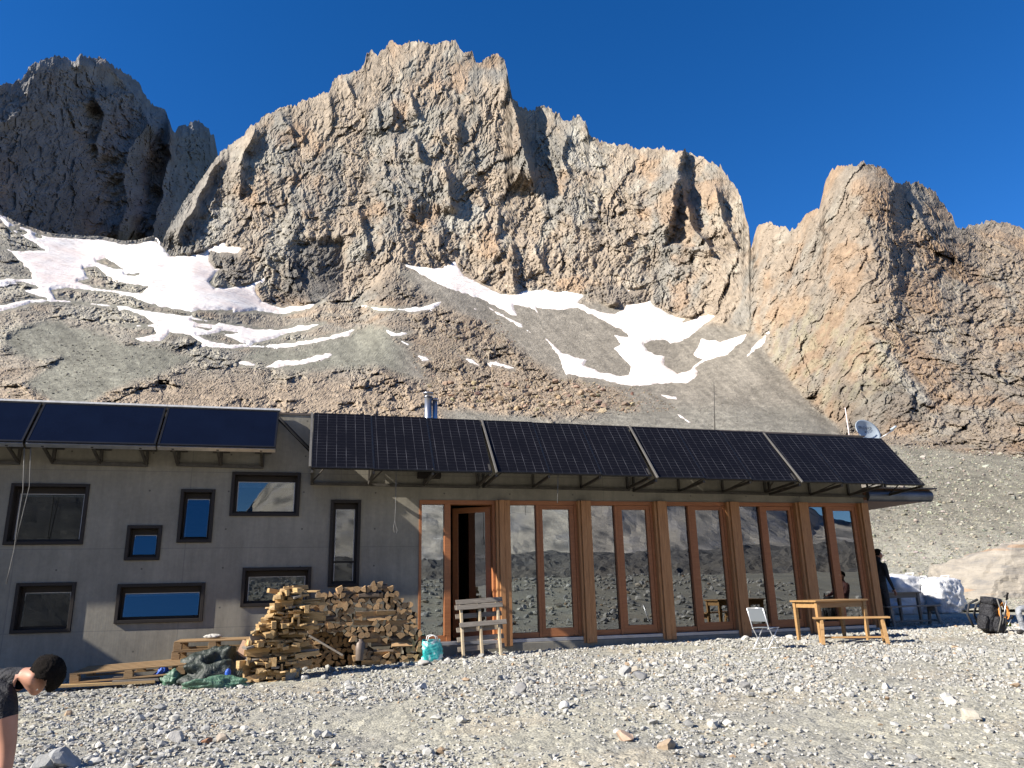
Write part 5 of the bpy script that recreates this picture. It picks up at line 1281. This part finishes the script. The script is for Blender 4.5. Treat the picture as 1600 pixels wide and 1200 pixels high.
soft_box('main_sack', .20, .15, .30, M['nylon'], bpk, (0, 0, .29), 2, .22); soft_box('lid', .19, .15, .08, M['nylon'], bpk, (.0, -.01, .60), 3); soft_box('front_pocket', .14, .07, .16, M['nylon'], bpk, (.02, -.16, .2), 4)
soft_box('side_pocket', .06, .10, .15, M['nylon'], bpk, (-.21, 0, .2), 9); soft_box('side_pocket', .06, .10, .15, M['nylon'], bpk, (.21, 0, .2), 10)
for x in (-.08, .08):
    mb = MB(); mb.tube([(x, -.17, .66), (x, -.23, .5), (x, -.25, .3), (x, -.2, .06)], .012, 6); mb.build('compression_strap', M['rope_white'], bpk)
for x in (-.1, .1):
    mb = MB(); mb.tube([(x-.12, .1, .60), (x-.22, .2, .5), (x-.24, .22, .3), (x-.15, .15, .08)], .022, 8); mb.build('shoulder_strap', M['web'], bpk)
# trekking poles
for k, (a, b, lab) in enumerate((((1563.5, 993), (1574.5, 926), 'trekking pole stuck upright beside the rucksack, the taller one'), ((1567, 993), (1583, 962), 'trekking pole leaning towards the rope, the lower one'))):
    u_, d_ = ground_at(*a); g_ = on_ground(u_, d_, -.02); Z = float((np.array(g_) - CAM) @ RW[:, 2]); tip = at_depth(*b, Z) ; root = empty('trekking_pole', g_); tag(root, lab, 'trekking pole', 'trekking poles by the rucksack')
    v_ = tip - g_; mb = MB(); mb.tube([(0,0,0), tuple(v_*.5), tuple(v_*.84)], [.006, .008, .009], 8); mb.build('shaft', M['alu'], root)
    mb = MB(); mb.tube([tuple(v_*.83), tuple(v_*.9), tuple(v_*.97), tuple(v_)], [.015, .018, .017, .022], 10); mb.build('grip', M['black'], root)
    mb = MB(); mb.tube([tuple(v_*.97), tuple(v_*.94 + Vector((-.07, 0, -.02))), tuple(v_*.9 + Vector((-.06, 0, 0))), tuple(v_*.9)], .007, 6); mb.build('wrist_loop', M['web'], root)
# coiled rope
u_, d_ = ground_at(1580, 993); rp = empty('climbing_rope', on_ground(u_, d_ + .12), HUT_ROT); tag(rp, 'coil of orange climbing rope hanging beside the rucksack', 'rope'); mb = MB(); rr_ = random.Random(3); pts = []
zc = (at_depth(1580, 955, float((np.array(rp.location) - CAM) @ RW[:, 2])).z - rp.location.z)
for i in range(9 * 24 + 1):
    a = 2*math.pi*i/24; k = i/24; rad = .105 + .016*math.sin(k*2.3) + .006*rr_.uniform(-1, 1); pts.append((rad*math.cos(a), -.03 + .010*(k-4) + .004*rr_.uniform(-1, 1), zc + 1.28*rad*math.sin(a)))
mb.tube(pts, .012, 6); mb.tube([(0,-.05,zc-.1),(.02,-.06,zc-.2),(.05,-.05,zc-.27)], .010, 6); mb.build('coil', simple('orange rope sheath', (.62, .25, .055), .7, 0, .3, .25, 60), rp)
u_, d_ = ground_at(1577, 990); sb = empty('stuff_sack', on_ground(u_, d_ + .02, .08), HUT_ROT + .2); tag(sb, 'small fluorescent yellow pouch hanging by the poles', 'pouch'); soft_box('pouch', .075, .04, .045, simple('fluorescent yellow', (.62, .72, .03), .5), sb, (0, 0, .06), 6); mb = MB(); mb.box(.072, .09, -.035, .035, .02, .10); mb.build('cap', M['black'], sb, .004)

# ------------------------------------------------------------------ things fixed to the roof and facade
ds = empty('satellite_dish', hut(13.95, .55, 3.68), HUT_ROT); tag(ds, 'grey satellite dish with dark lettering behind the last solar module', 'satellite dish')
M['dish'] = simple('grey painted dish', (.30, .345, .38), .45, .0, .5, .08, 2)
uc, vc = F(1353, 676, .55); uc -= 13.95; vc -= 3.68
nrm = Vector((.12, -.93, .34)).normalized(); rgt = Vector((0,0,1)).cross(nrm).normalized(); upv = nrm.cross(rgt)
cen = Vector((uc, 0, vc)); bm = bmesh.new(); rings = []; nn = 40; A_, B_ = .36, .31
for k in range(9):
    f_ = k / 8; rings.append([bm.verts.new(cen + rgt*(A_*f_*math.cos(2*math.pi*j/nn)) + upv*(B_*f_*math.sin(2*math.pi*j/nn)) + nrm*(.085*f_*f_)) for j in range(nn)] if k else [bm.verts.new(cen)])
for j in range(nn): bm.faces.new((rings[0][0], rings[1][j], rings[1][(j+1) % nn]))
for k in range(1, 8):
    for j in range(nn): bm.faces.new((rings[k][j], rings[k+1][j], rings[k+1][(j+1) % nn], rings[k][(j+1) % nn]))
me = bpy.data.meshes.new('reflector'); bm.to_mesh(me); bm.free(); me.polygons.foreach_set('use_smooth', [True]*len(me.polygons)); me.materials.append(M['dish']); o = link(bpy.data.objects.new('reflector', me), ds)
sm = o.modifiers.new('thickness', 'SOLIDIFY'); sm.thickness = .012
fd = cen + nrm*.40 - upv*.10 + rgt*.42; mb = MB(); mb.tube([tuple(cen - upv*.22 + rgt*.2 + nrm*.06), tuple(fd - upv*.04)], .013, 8); mb.build('feed_arm', M['alu'], ds)
mb = MB(); mb.tube([tuple(fd - nrm*.06), tuple(fd), tuple(fd + nrm*.10)], [.035, .03, .025], 12); mb.build('feed_horn', M['dish'], ds)
mb = MB(); mb.tube([(uc-.05, .16, 0), (uc-.05, .16, vc+.1)], .025, 10); mb.bar(tuple(cen), (uc-.05, .16, vc), .05, .05); mb.build('mast', M['steel'], ds)
txt = bpy.data.curves.new('lettering', 'FONT'); txt.body = 'TRIOSAT'; txt.size = .105; txt.align_x = 'CENTER'; txt.align_y = 'CENTER'; txt.extrude = .001
tmp = bpy.data.objects.new('tmp', txt); COL.objects.link(tmp); lm = bpy.data.meshes.new_from_object(tmp.evaluated_get(bpy.context.evaluated_depsgraph_get())); bpy.data.objects.remove(tmp)
lm.materials.clear(); lm.materials.append(simple('dark lettering', (.05, .06, .075), .6)); to = link(bpy.data.objects.new('lettering', lm), ds)
mt = Matrix.Identity(4); ctr = cen + upv*.10 + nrm*.045 - rgt*.02
for i in range(3): mt[i][0], mt[i][1], mt[i][2], mt[i][3] = rgt[i], upv[i], nrm[i], ctr[i]
to.matrix_local = mt
def mast(px0, py0, px1, py1, d_, r_, mat, label, segs=None):
    u0, v0 = F(px0, py0, d_); u1, v1 = F(px1, py1, d_); root = empty('aerial', hut(u0, d_, v0), HUT_ROT); tag(root, label, 'aerial')
    mb = MB(); mb.tube([(0,0,0), ((u1-u0)*.5, 0, (v1-v0)*.5), (u1-u0, 0, v1-v0)], [r_, r_, r_*.7], 8); mb.build('rod', mat, root); return root
ma = mast(1330, 700, 1320.5, 637, .35, .014, simple('pinkish white paint', (.70, .58, .56), .5), 'thin pinkish white aerial leaning beside the satellite dish')
mb = MB(); mb.bar((0, 0, -.0), (-.3, .0, -.05), .04, .04); mb.build('foot_bracket', M['steel'], ma)
mc = mast(1117, 676, 1115.5, 598, 1.6, .011, M['steel'], 'thin dark aerial rising behind the third row of black panels')
mb = MB(); mb.box(-.06, .06, -.06, .06, -.12, .0); mb.build('base', M['steel'], mc)
# insulated pipe from the collectors to the flat roof edge
a_, b_ = F(436, 654, -.2), F(491, 706, -.25); mb = MB(); mb.tube([(a_[0], -.2, a_[1]), (a_[0]+.12, -.22, a_[1]-.12), ((a_[0]+b_[0])/2, -.27, (a_[1]+b_[1])/2 - .03), (b_[0]-.05, -.27, b_[1]), (b_[0]+.3, -.22, b_[1]-.15)], .038, 10)
pp_ = mb.build('pipe', M['black'], None, 0, hut(0, 0, 0), (0, 0, HUT_ROT)); tag(pp_, 'black insulated pipe sagging from the heat collectors to the panels', 'pipe')
def cord(pts, d_, r_, label, mat=None):
    P_ = [F(x, y, d_) for x, y in pts]; mb = MB(); mb.tube([(p[0] - P_[0][0], 0, p[1] - P_[0][1]) for p in P_], r_, 6)
    o = mb.build('cord', mat or M['rope_white'], None, 0, hut(P_[0][0], d_, P_[0][1]), (0, 0, HUT_ROT)); return tag(o, label, 'cord')
cord([(619,735),(618.5,765),(618,795),(617,814),(615,822),(616,831),(619,834),(621,829),(618,820),(617,814)], -1.02, .006, 'thin cord ending in a loop, hanging beside the tall narrow window')
cord([(38,700),(36,765),(28,815),(22,860),(15,890),(10,912)], -.62, .007, 'grey cord hanging in front of the upper left window')
cord([(48,700),(46,760),(35,805),(24,850)], -.62, .006, 'second grey cord joining the cord before the upper left window')
cord([(872,740),(871.5,765),(871,786)], -1.05, .006, 'short thin cord hanging above the second glass bay')
cw = empty('vent_cowl', hut(F(671, 742, -.15)[0], 0, F(671, 742, -.15)[1]), HUT_ROT); tag(cw, 'dark box shaped wall fitting under the panels beside the door', 'wall fitting')  # dark housing of a vent cowl, holds no lamp
MB().box(-.22, .22, -.20, -.04, -.06, .05).build('housing', M['dark_frame'], cw, .01); MB().box(-.19, -.12, -.041, .0, -.05, .04).build('bracket', M['steel'], cw); MB().box(.12, .19, -.041, .0, -.05, .04).build('bracket', M['steel'], cw)

# ------------------------------------------------------------------ inside, seen through the glass
M['pale_wood'] = wood('pale birch', (.56, .47, .30), (.74, .64, .43), .6, knots=False)
for k, (ua, ub, h_) in enumerate(((5.62, 6.25, .62), (7.25, 7.9, .66), (8.95, 9.75, .66), (3.75, 4.05, .66))):
    c_ = empty('storage_chest', hut((ua+ub)/2, .40, .716), HUT_ROT); w_ = (ub-ua)/2
    tag(c_, ['pale wooden chest behind the first full glass bay', 'pale wooden chest behind the second full glass bay', 'pale wooden chest behind the third full glass bay', 'narrow pale wooden chest behind the fixed light left of the door'][k], 'chest', 'pale chests inside the glass front')
    mb = MB(); mb.box(-w_, w_, -.16, .16, .0, h_-.03); mb.build('body', M['pale_wood'], c_, .004); mb = MB(); mb.box(-w_-.01, w_+.01, -.17, .17, h_-.029, h_); mb.build('lid', M['pale_wood'], c_, .004)
sh = empty('shelf_rack', hut(8.02, .75, .716), HUT_ROT); tag(sh, 'pale wooden rack with square openings behind the second full glass bay', 'rack')
mb = MB()
for x in (-.30, -.02, .26): mb.box(x, x+.06, -.03, .03, .0, 1.05 if x != -.02 else 1.14)
mb.build('upright', M['pale_wood'], sh, .003); mb = MB()
for z in (.62, .82, .98): mb.box(-.30, .32, -.035, -.0305, z, z+.06)
mb.build('shelf_board', M['pale_wood'], sh)
it = empty('table', hut(11.4, .95, .716), HUT_ROT); tag(it, 'dark dining table inside behind the fifth glass bay', 'table'); table(it, 1.8, .75, .74, M['floor'])
it = empty('table', hut(7.2, 2.6, .716), HUT_ROT); tag(it, 'dark dining table deep inside the glazed room', 'table'); table(it, 2.2, .8, .74, M['floor'])

# ------------------------------------------------------------------ stones that stand out
def pstone(px, py, size, label, col, seed, flat=.8): 
    u_, d_ = ground_at(px, py); return stone(u_, d_, size, label, 'stone', col, seed, flat)
pstone(456, 1060, .17, 'big grey angular stone at the foot of the offcut stack', (.33,.33,.31), 3, 1.05); pstone(478, 1061, .075, 'small white stone right of the big grey stone', (.55,.53,.49), 4)
pstone(648, 1030, .07, 'pale stone at the right foot of the firewood pile', (.50,.48,.44), 5); pstone(700, 1036, .07, 'upright pale stone beside the teal bag', (.48,.46,.42), 6, 1.1); pstone(665, 1040, .12, 'flat pale stone in front of the teal bag', (.46,.44,.40), 7, .5)
pstone(1165, 1002, .09, 'whitish stone on the gravel left of the folding chair', (.56,.54,.49), 8); pstone(1234, 998, .08, 'whitish stone between folding chair and table', (.56,.54,.48), 9)
pstone(1000, 1062, .10, 'dark grey stone in the middle of the gravel', (.22,.22,.22), 10, .7); pstone(977, 1052, .12, 'mid grey block just behind the dark grey stone', (.36,.36,.35), 11, .9)
pstone(1165, 1076, .08, 'dark wedge stone on the right middle of the gravel', (.24,.235,.225), 12); pstone(976, 1158, .10, 'pinkish orange stone low in the middle of the gravel', (.46,.33,.24), 13, .7)
pstone(1042, 1172, .085, 'tan stone near the bottom edge, right of the middle', (.42,.32,.22), 14); pstone(1484, 1098, .075, 'pale rounded stone on the right part of the gravel', (.54,.50,.43), 15)
pstone(1518, 1122, .12, 'pale tan slab with a pointed end on the right', (.48,.44,.36), 16, .8); pstone(816, 1084, .085, 'dark triangular stone left of the middle', (.24,.235,.23), 17, 1.0)
pstone(322, 1165, .06, 'rust red stone on the lower left gravel', (.36,.19,.11), 18); pstone(276, 1163, .085, 'pale pointed stone beside the rust red stone', (.52,.50,.46), 19, 1.0); pstone(345, 1162, .07, 'brownish stone right of the rust red stone', (.34,.29,.235), 20)
pstone(96, 1204, .13, 'large grey stone cut by the bottom edge, right one of a pair', (.38,.38,.37), 21, .9); pstone(70, 1206, .11, 'large grey stone cut by the bottom edge, left one of a pair', (.36,.36,.34), 22, .9)
pstone(661, 1078, .08, 'whitish stone below the teal bag', (.56,.54,.51), 23); pstone(250, 1112, .085, 'grey upright stone on the gravel below the tarpaulins', (.33,.33,.31), 24, 1.0); pstone(880, 1106, .07, 'white stone on the gravel left of the middle', (.58,.57,.54), 25)

# ------------------------------------------------------------------ people
M['skin'] = simple('skin', (.36, .18, .12), .55, 0, .35, .10, 14); M['hair'] = simple('dark hair', (.010, .0075, .006), .9, 0, .12, .5, 70, 1.0)
M['black_cloth'] = cloth_mat('black cotton', (.012, .012, .015), .8, 9); M['dark_trouser'] = cloth_mat('dark trousers', (.022, .023, .027), .8, 9); M['grey_trouser'] = cloth_mat('light grey trousers', (.22, .23, .245), .75, 9)
M['maroon'] = cloth_mat('maroon jacket', (.075, .026, .022), .7, 9); M['boot'] = simple('dark boots', (.03, .026, .022), .6)

def person(name, J, R_, mats, label, head_dir, face_dir, hair=True, sub=2):
    """J joint -> world position. One continuous skin; the clothes are zones of it."""
    order = ['pelvis','belly','chest','neck0','neck','head','crown']
    chains = [order, ['chest','shl','elbl','wril'], ['chest','shr','elbr','wrir'], ['pelvis','hipl','kneel','ankl','toel'], ['pelvis','hipr','kneer','ankr','toer']]
    J = {k: Vector(v) for k, v in J.items()}
    for s in 'lr':                                                     # palms and five fingers
        w_ = J['wri'+s]; d_ = (w_ - J['elb'+s]).normalized(); side = d_.cross(Vector(face_dir)); side = side.normalized() if side.length > .1 else d_.orthogonal().normalized(); pal = d_.cross(side).normalized()
        J['pal'+s] = w_ + d_ * .07; chains.append(['wri'+s, 'pal'+s])
        for i, (o_, L_) in enumerate(((-.032, .070), (-.011, .080), (.011, .075), (.031, .060))):
            a, b, c = 'f%s%da' % (s, i), 'f%s%db' % (s, i), 'f%s%dc' % (s, i)
            J[a] = w_ + d_ * .092 + side * o_; J[b] = J[a] + d_ * L_ * .5 + pal * .010; J[c] = J[b] + d_ * L_ * .38 + pal * .024; chains.append(['pal'+s, a, b, c])
            for n_ in (a, b, c): R_[n_] = .0095
        J['t%sa' % s] = w_ + d_ * .045 - side * .042 + pal * .01; J['t%sb' % s] = J['t%sa' % s] + d_ * .038 - side * .018 + pal * .012; chains.append(['pal'+s, 't%sa' % s, 't%sb' % s]); R_['t%sa' % s] = .013; R_['t%sb' % s] = .010
        R_['pal'+s] = .030
    hd, fdv = Vector(head_dir).normalized(), Vector(face_dir).normalized()
    J['nose'] = J['head'] + fdv * .112 - hd * .005; R_['nose'] = .014; J['chin'] = J['head'] + fdv * .065 - hd * .085; R_['chin'] = .036; chains += [['head','nose'], ['head','chin']]
    sd_ = hd.cross(fdv).normalized()
    for s, k in (('l', 1), ('r', -1)): J['ear'+s] = J['head'] + sd_ * (R_['head'] * .98) * k + fdv * .012 - hd * .012; R_['ear'+s] = .021; chains.append(['head','ear'+s])
    names = list(J); idx = {n: i for i, n in enumerate(names)}; edges = []
    for ch in chains: edges += [(idx[a], idx[b]) for a, b in zip(ch, ch[1:])]
    me = bpy.data.meshes.new(name + '_skeleton'); me.from_pydata([J[n] for n in names], edges, []); tmp = bpy.data.objects.new('tmp', me); COL.objects.link(tmp)
    sk = tmp.modifiers.new('skin', 'SKIN'); sk.use_smooth_shade = True; sk.branch_smoothing = .35
    for i, n in enumerate(names):
        r_ = R_.get(n) or R_.get(n[:-1]); me.skin_vertices[0].data[i].radius = (r_, r_) if isinstance(r_, float) else r_
        me.skin_vertices[0].data[i].use_root = (n == 'pelvis')
    ss = tmp.modifiers.new('sub', 'SUBSURF'); ss.levels = sub; ss.render_levels = sub
    dg = bpy.context.evaluated_depsgraph_get(); out = bpy.data.meshes.new_from_object(tmp.evaluated_get(dg)); bpy.data.objects.remove(tmp)
    out.name = name; out.materials.clear()
    for mm in mats['list']: out.materials.append(mm)
    segs = [(a, b) for ch in chains for a, b in zip(ch, ch[1:])]; A = np.array([J[a][:] for a, b in segs]); B = np.array([J[b][:] for a, b in segs])
    C = np.array([p.center[:] for p in out.polygons]); d = B - A; LL = (d * d).sum(1) + 1e-9
    t = np.clip(((C[:, None] - A[None]) * d[None]).sum(2) / LL, 0, 1); dist = np.linalg.norm(C[:, None] - A[None] - t[..., None] * d[None], axis=2)
    rad = np.array([(R_.get(a) or R_.get(a[:-1]) or .03) for a, b in segs]) ; k = np.argmin(dist - .6 * rad[None], 1); tk = t[np.arange(len(C)), k]
    mi = [mats['zone'](segs[kk], tt_) for kk, tt_ in zip(k, tk)]; out.polygons.foreach_set('material_index', mi); out.polygons.foreach_set('use_smooth', [True]*len(mi))
    ctr = sum((J[n] for n in ('ankl', 'ankr')), Vector()) / 2; ctr.z = min(J['ankl'].z, J['ankr'].z)
    o = bpy.data.objects.new('person', out); link(o); tag(o, label, 'person')
    # hair: cap over the back and top of the skull
    bm = bmesh.new(); bmesh.ops.create_icosphere(bm, subdivisions=5, radius=1.0); hr = R_['head'] * .99
    bx_ = Matrix((sd_, fdv, hd)).transposed()
    for v in list(bm.verts):
        q_ = v.co.copy(); n_ = float(fbm(np.array([[q_.x*5, q_.y*5, q_.z*5]]), 3, 4)[0])
        q_ = Vector((q_.x * hr * .93, q_.y * hr * 1.10, q_.z * hr * 1.06)) * (1 + .03 * n_ + .035 * math.sin(40 * q_.x + 9 * q_.z) * math.sin(33 * q_.y + 5 * q_.x)) ; v.co = q_ * (1 + rnd.uniform(-.006, .010))
    bmesh.ops.delete(bm, geom=[v for v in bm.verts if (v.co.y > .12*hr and v.co.z < .52*hr) or v.co.z < (-.72*hr if v.co.y < -.15*hr else -.22*hr)], context='VERTS')
    hm = bpy.data.meshes.new('hair'); bm.to_mesh(hm); bm.free(); hm.polygons.foreach_set('use_smooth', [True]*len(hm.polygons)); hm.materials.append(M['hair'])
    ho = bpy.data.objects.new('hair', hm); link(ho, o); mm_ = bx_.to_4x4(); mm_.translation = J['head'] + hd * .022 - fdv * .012; ho.matrix_local = mm_
    so = ho.modifiers.new('thick', 'SOLIDIFY'); so.thickness = .012; so.offset = -1
    # eyes
    for s in (-1, 1):
        mb = MB(); mb.lathe([(0, -.011), (.008, -.008), (.011, 0), (.008, .008), (0, .011)], 10); e = mb.build('eye', M['white'], o); e.location = J['head'] + fdv * (R_['head'] * .66) + sd_ * (.030 * s) + hd * .012
    return o
RAD = dict(pelvis=.145, belly=.135, chest=.155, neck0=.075, neck=.058, head=.100, crown=.070, sh=.068, elb=.043, wri=.030, hip=.098, knee=.062, ank=.043, toe=.040)
def zone_shirt(sleeve):
    def z(seg, t):
        a, b = seg
        if a.startswith(('f', 'pal', 'wri')) or a[:2] in ('tl', 'tr') : return 0
        if a.startswith('sh') and b.startswith('elb'): return 1 if t < sleeve else 0
        if a.startswith('elb'): return 1 if sleeve > 1.5 else 0
        if a in ('neck0', 'neck', 'head') : return 1 if (a == 'neck0' and t < .15) else 0
        if a in ('belly', 'chest'): return 1
        if a == 'pelvis': return 1 if b == 'belly' and t > .3 else 2
        if a.startswith(('hip', 'knee')): return 2
        if a.startswith('ank'): return 3
        return 0
    return z
# bending person at the left edge
Zb = 4.1
J = {}
for n, (x, y, z) in dict(pelvis=(-190,1085,4.4), belly=(-120,1066,4.3), chest=(-38,1072,4.18), neck0=(18,1062,4.12), neck=(44,1058,4.1), head=(65,1055,4.1), crown=(76,1057,4.1),
    shl=(6,1092,3.98), elbl=(12,1168,3.93), wril=(2,1240,3.86), shr=(2,1082,4.30), elbr=(2,1150,4.36), wrir=(-12,1220,4.3),
    hipl=(-188,1108,4.27), kneel=(-160,1235,4.2), ankl=(-196,1372,4.25), toel=(-150,1394,4.2), hipr=(-192,1102,4.52), kneer=(-165,1225,4.5), ankr=(-200,1345,4.55), toer=(-158,1365,4.5)).items(): J[n] = at_depth(x, y, z)
R2 = dict(RAD); R2.update(head=.092, crown=.064, sh=.075, elb=.044, chest=.15, belly=.135)
hd = at_depth(104, 1062, 4.1) - at_depth(66, 1052, 4.1); fd_ = at_depth(55, 1086, 4.08) - at_depth(66, 1054, 4.1)
person('person', J, R2, dict(list=[M['skin'], M['black_cloth'], M['dark_trouser'], M['boot']], zone=zone_shirt(.36)), 'person in a black t-shirt bending forward at the lower left edge', hd, fd_)
# standing person, mostly hidden behind the right corner of the hut
def standing(u, d, face_u, mats, zone, label):
    g_ = gz(u, d) if u < 13.75 or d > 3 else .60
    q = lambda x, y, z: hv(u + x, d + y, g_ + z)
    J = dict(pelvis=q(0,0,.95), belly=q(0,0,1.12), chest=q(.02,0,1.34), neck0=q(.01,0,1.49), neck=q(.03,0,1.55), head=q(.055,0,1.645), crown=q(.06,0,1.70),
        shl=q(.01,.19,1.42), elbl=q(.0,.23,1.13), wril=q(.10,.22,.90), shr=q(.01,-.19,1.42), elbr=q(.02,-.24,1.13), wrir=q(.14,-.22,.89),
        hipl=q(0,.09,.90), kneel=q(.04,.10,.48), ankl=q(-.02,.10,.08), toel=q(.14,.11,.04), hipr=q(0,-.09,.90), kneer=q(.02,-.10,.48), ankr=q(-.05,-.10,.08), toer=q(.11,-.11,.04))
    return person('person', J, dict(RAD), dict(list=mats, zone=zone), label, (0,0,1) , tuple(U * .9 - ZV * .25))
standing(14.12, .62, 1, [M['skin'], M['black_cloth'], M['dark_trouser'], M['boot']], zone_shirt(2), 'person in black standing in the shade at the right corner of the hut')
# kneeling person at the right edge
ku, kd = ground_at(1584, 1000); ku += .62; kd += .12; g_ = gz(ku, kd); q = lambda x, y, z: hv(ku + x, kd + y, g_ + z)
J = dict(pelvis=q(.50,.10,.50), belly=q(.56,.10,.66), chest=q(.60,.10,.88), neck0=q(.60,.10,1.02), neck=q(.60,.10,1.08), head=q(.58,.10,1.17), crown=q(.575,.10,1.225),
    shl=q(.60,-.09,.96), elbl=q(.48,-.13,.74), wril=q(.27,-.06,.68), shr=q(.60,.29,.96), elbr=q(.48,.32,.74), wrir=q(.27,.24,.64),
    hipl=q(.48,.0,.46), kneel=q(.06,-.02,.09), ankl=q(.45,-.02,.07), toel=q(.58,-.02,.035), hipr=q(.48,.20,.46), kneer=q(-.02,.24,.46), ankr=q(.02,.24,.08), toer=q(-.13,.24,.04))
person('person', J, dict(RAD), dict(list=[M['skin'], M['maroon'], M['grey_trouser'], M['boot']], zone=zone_shirt(2)), 'person in light grey trousers kneeling beside the rucksack, cut by the frame', (-.25*U + ZV), tuple(-U - .5 * ZV))
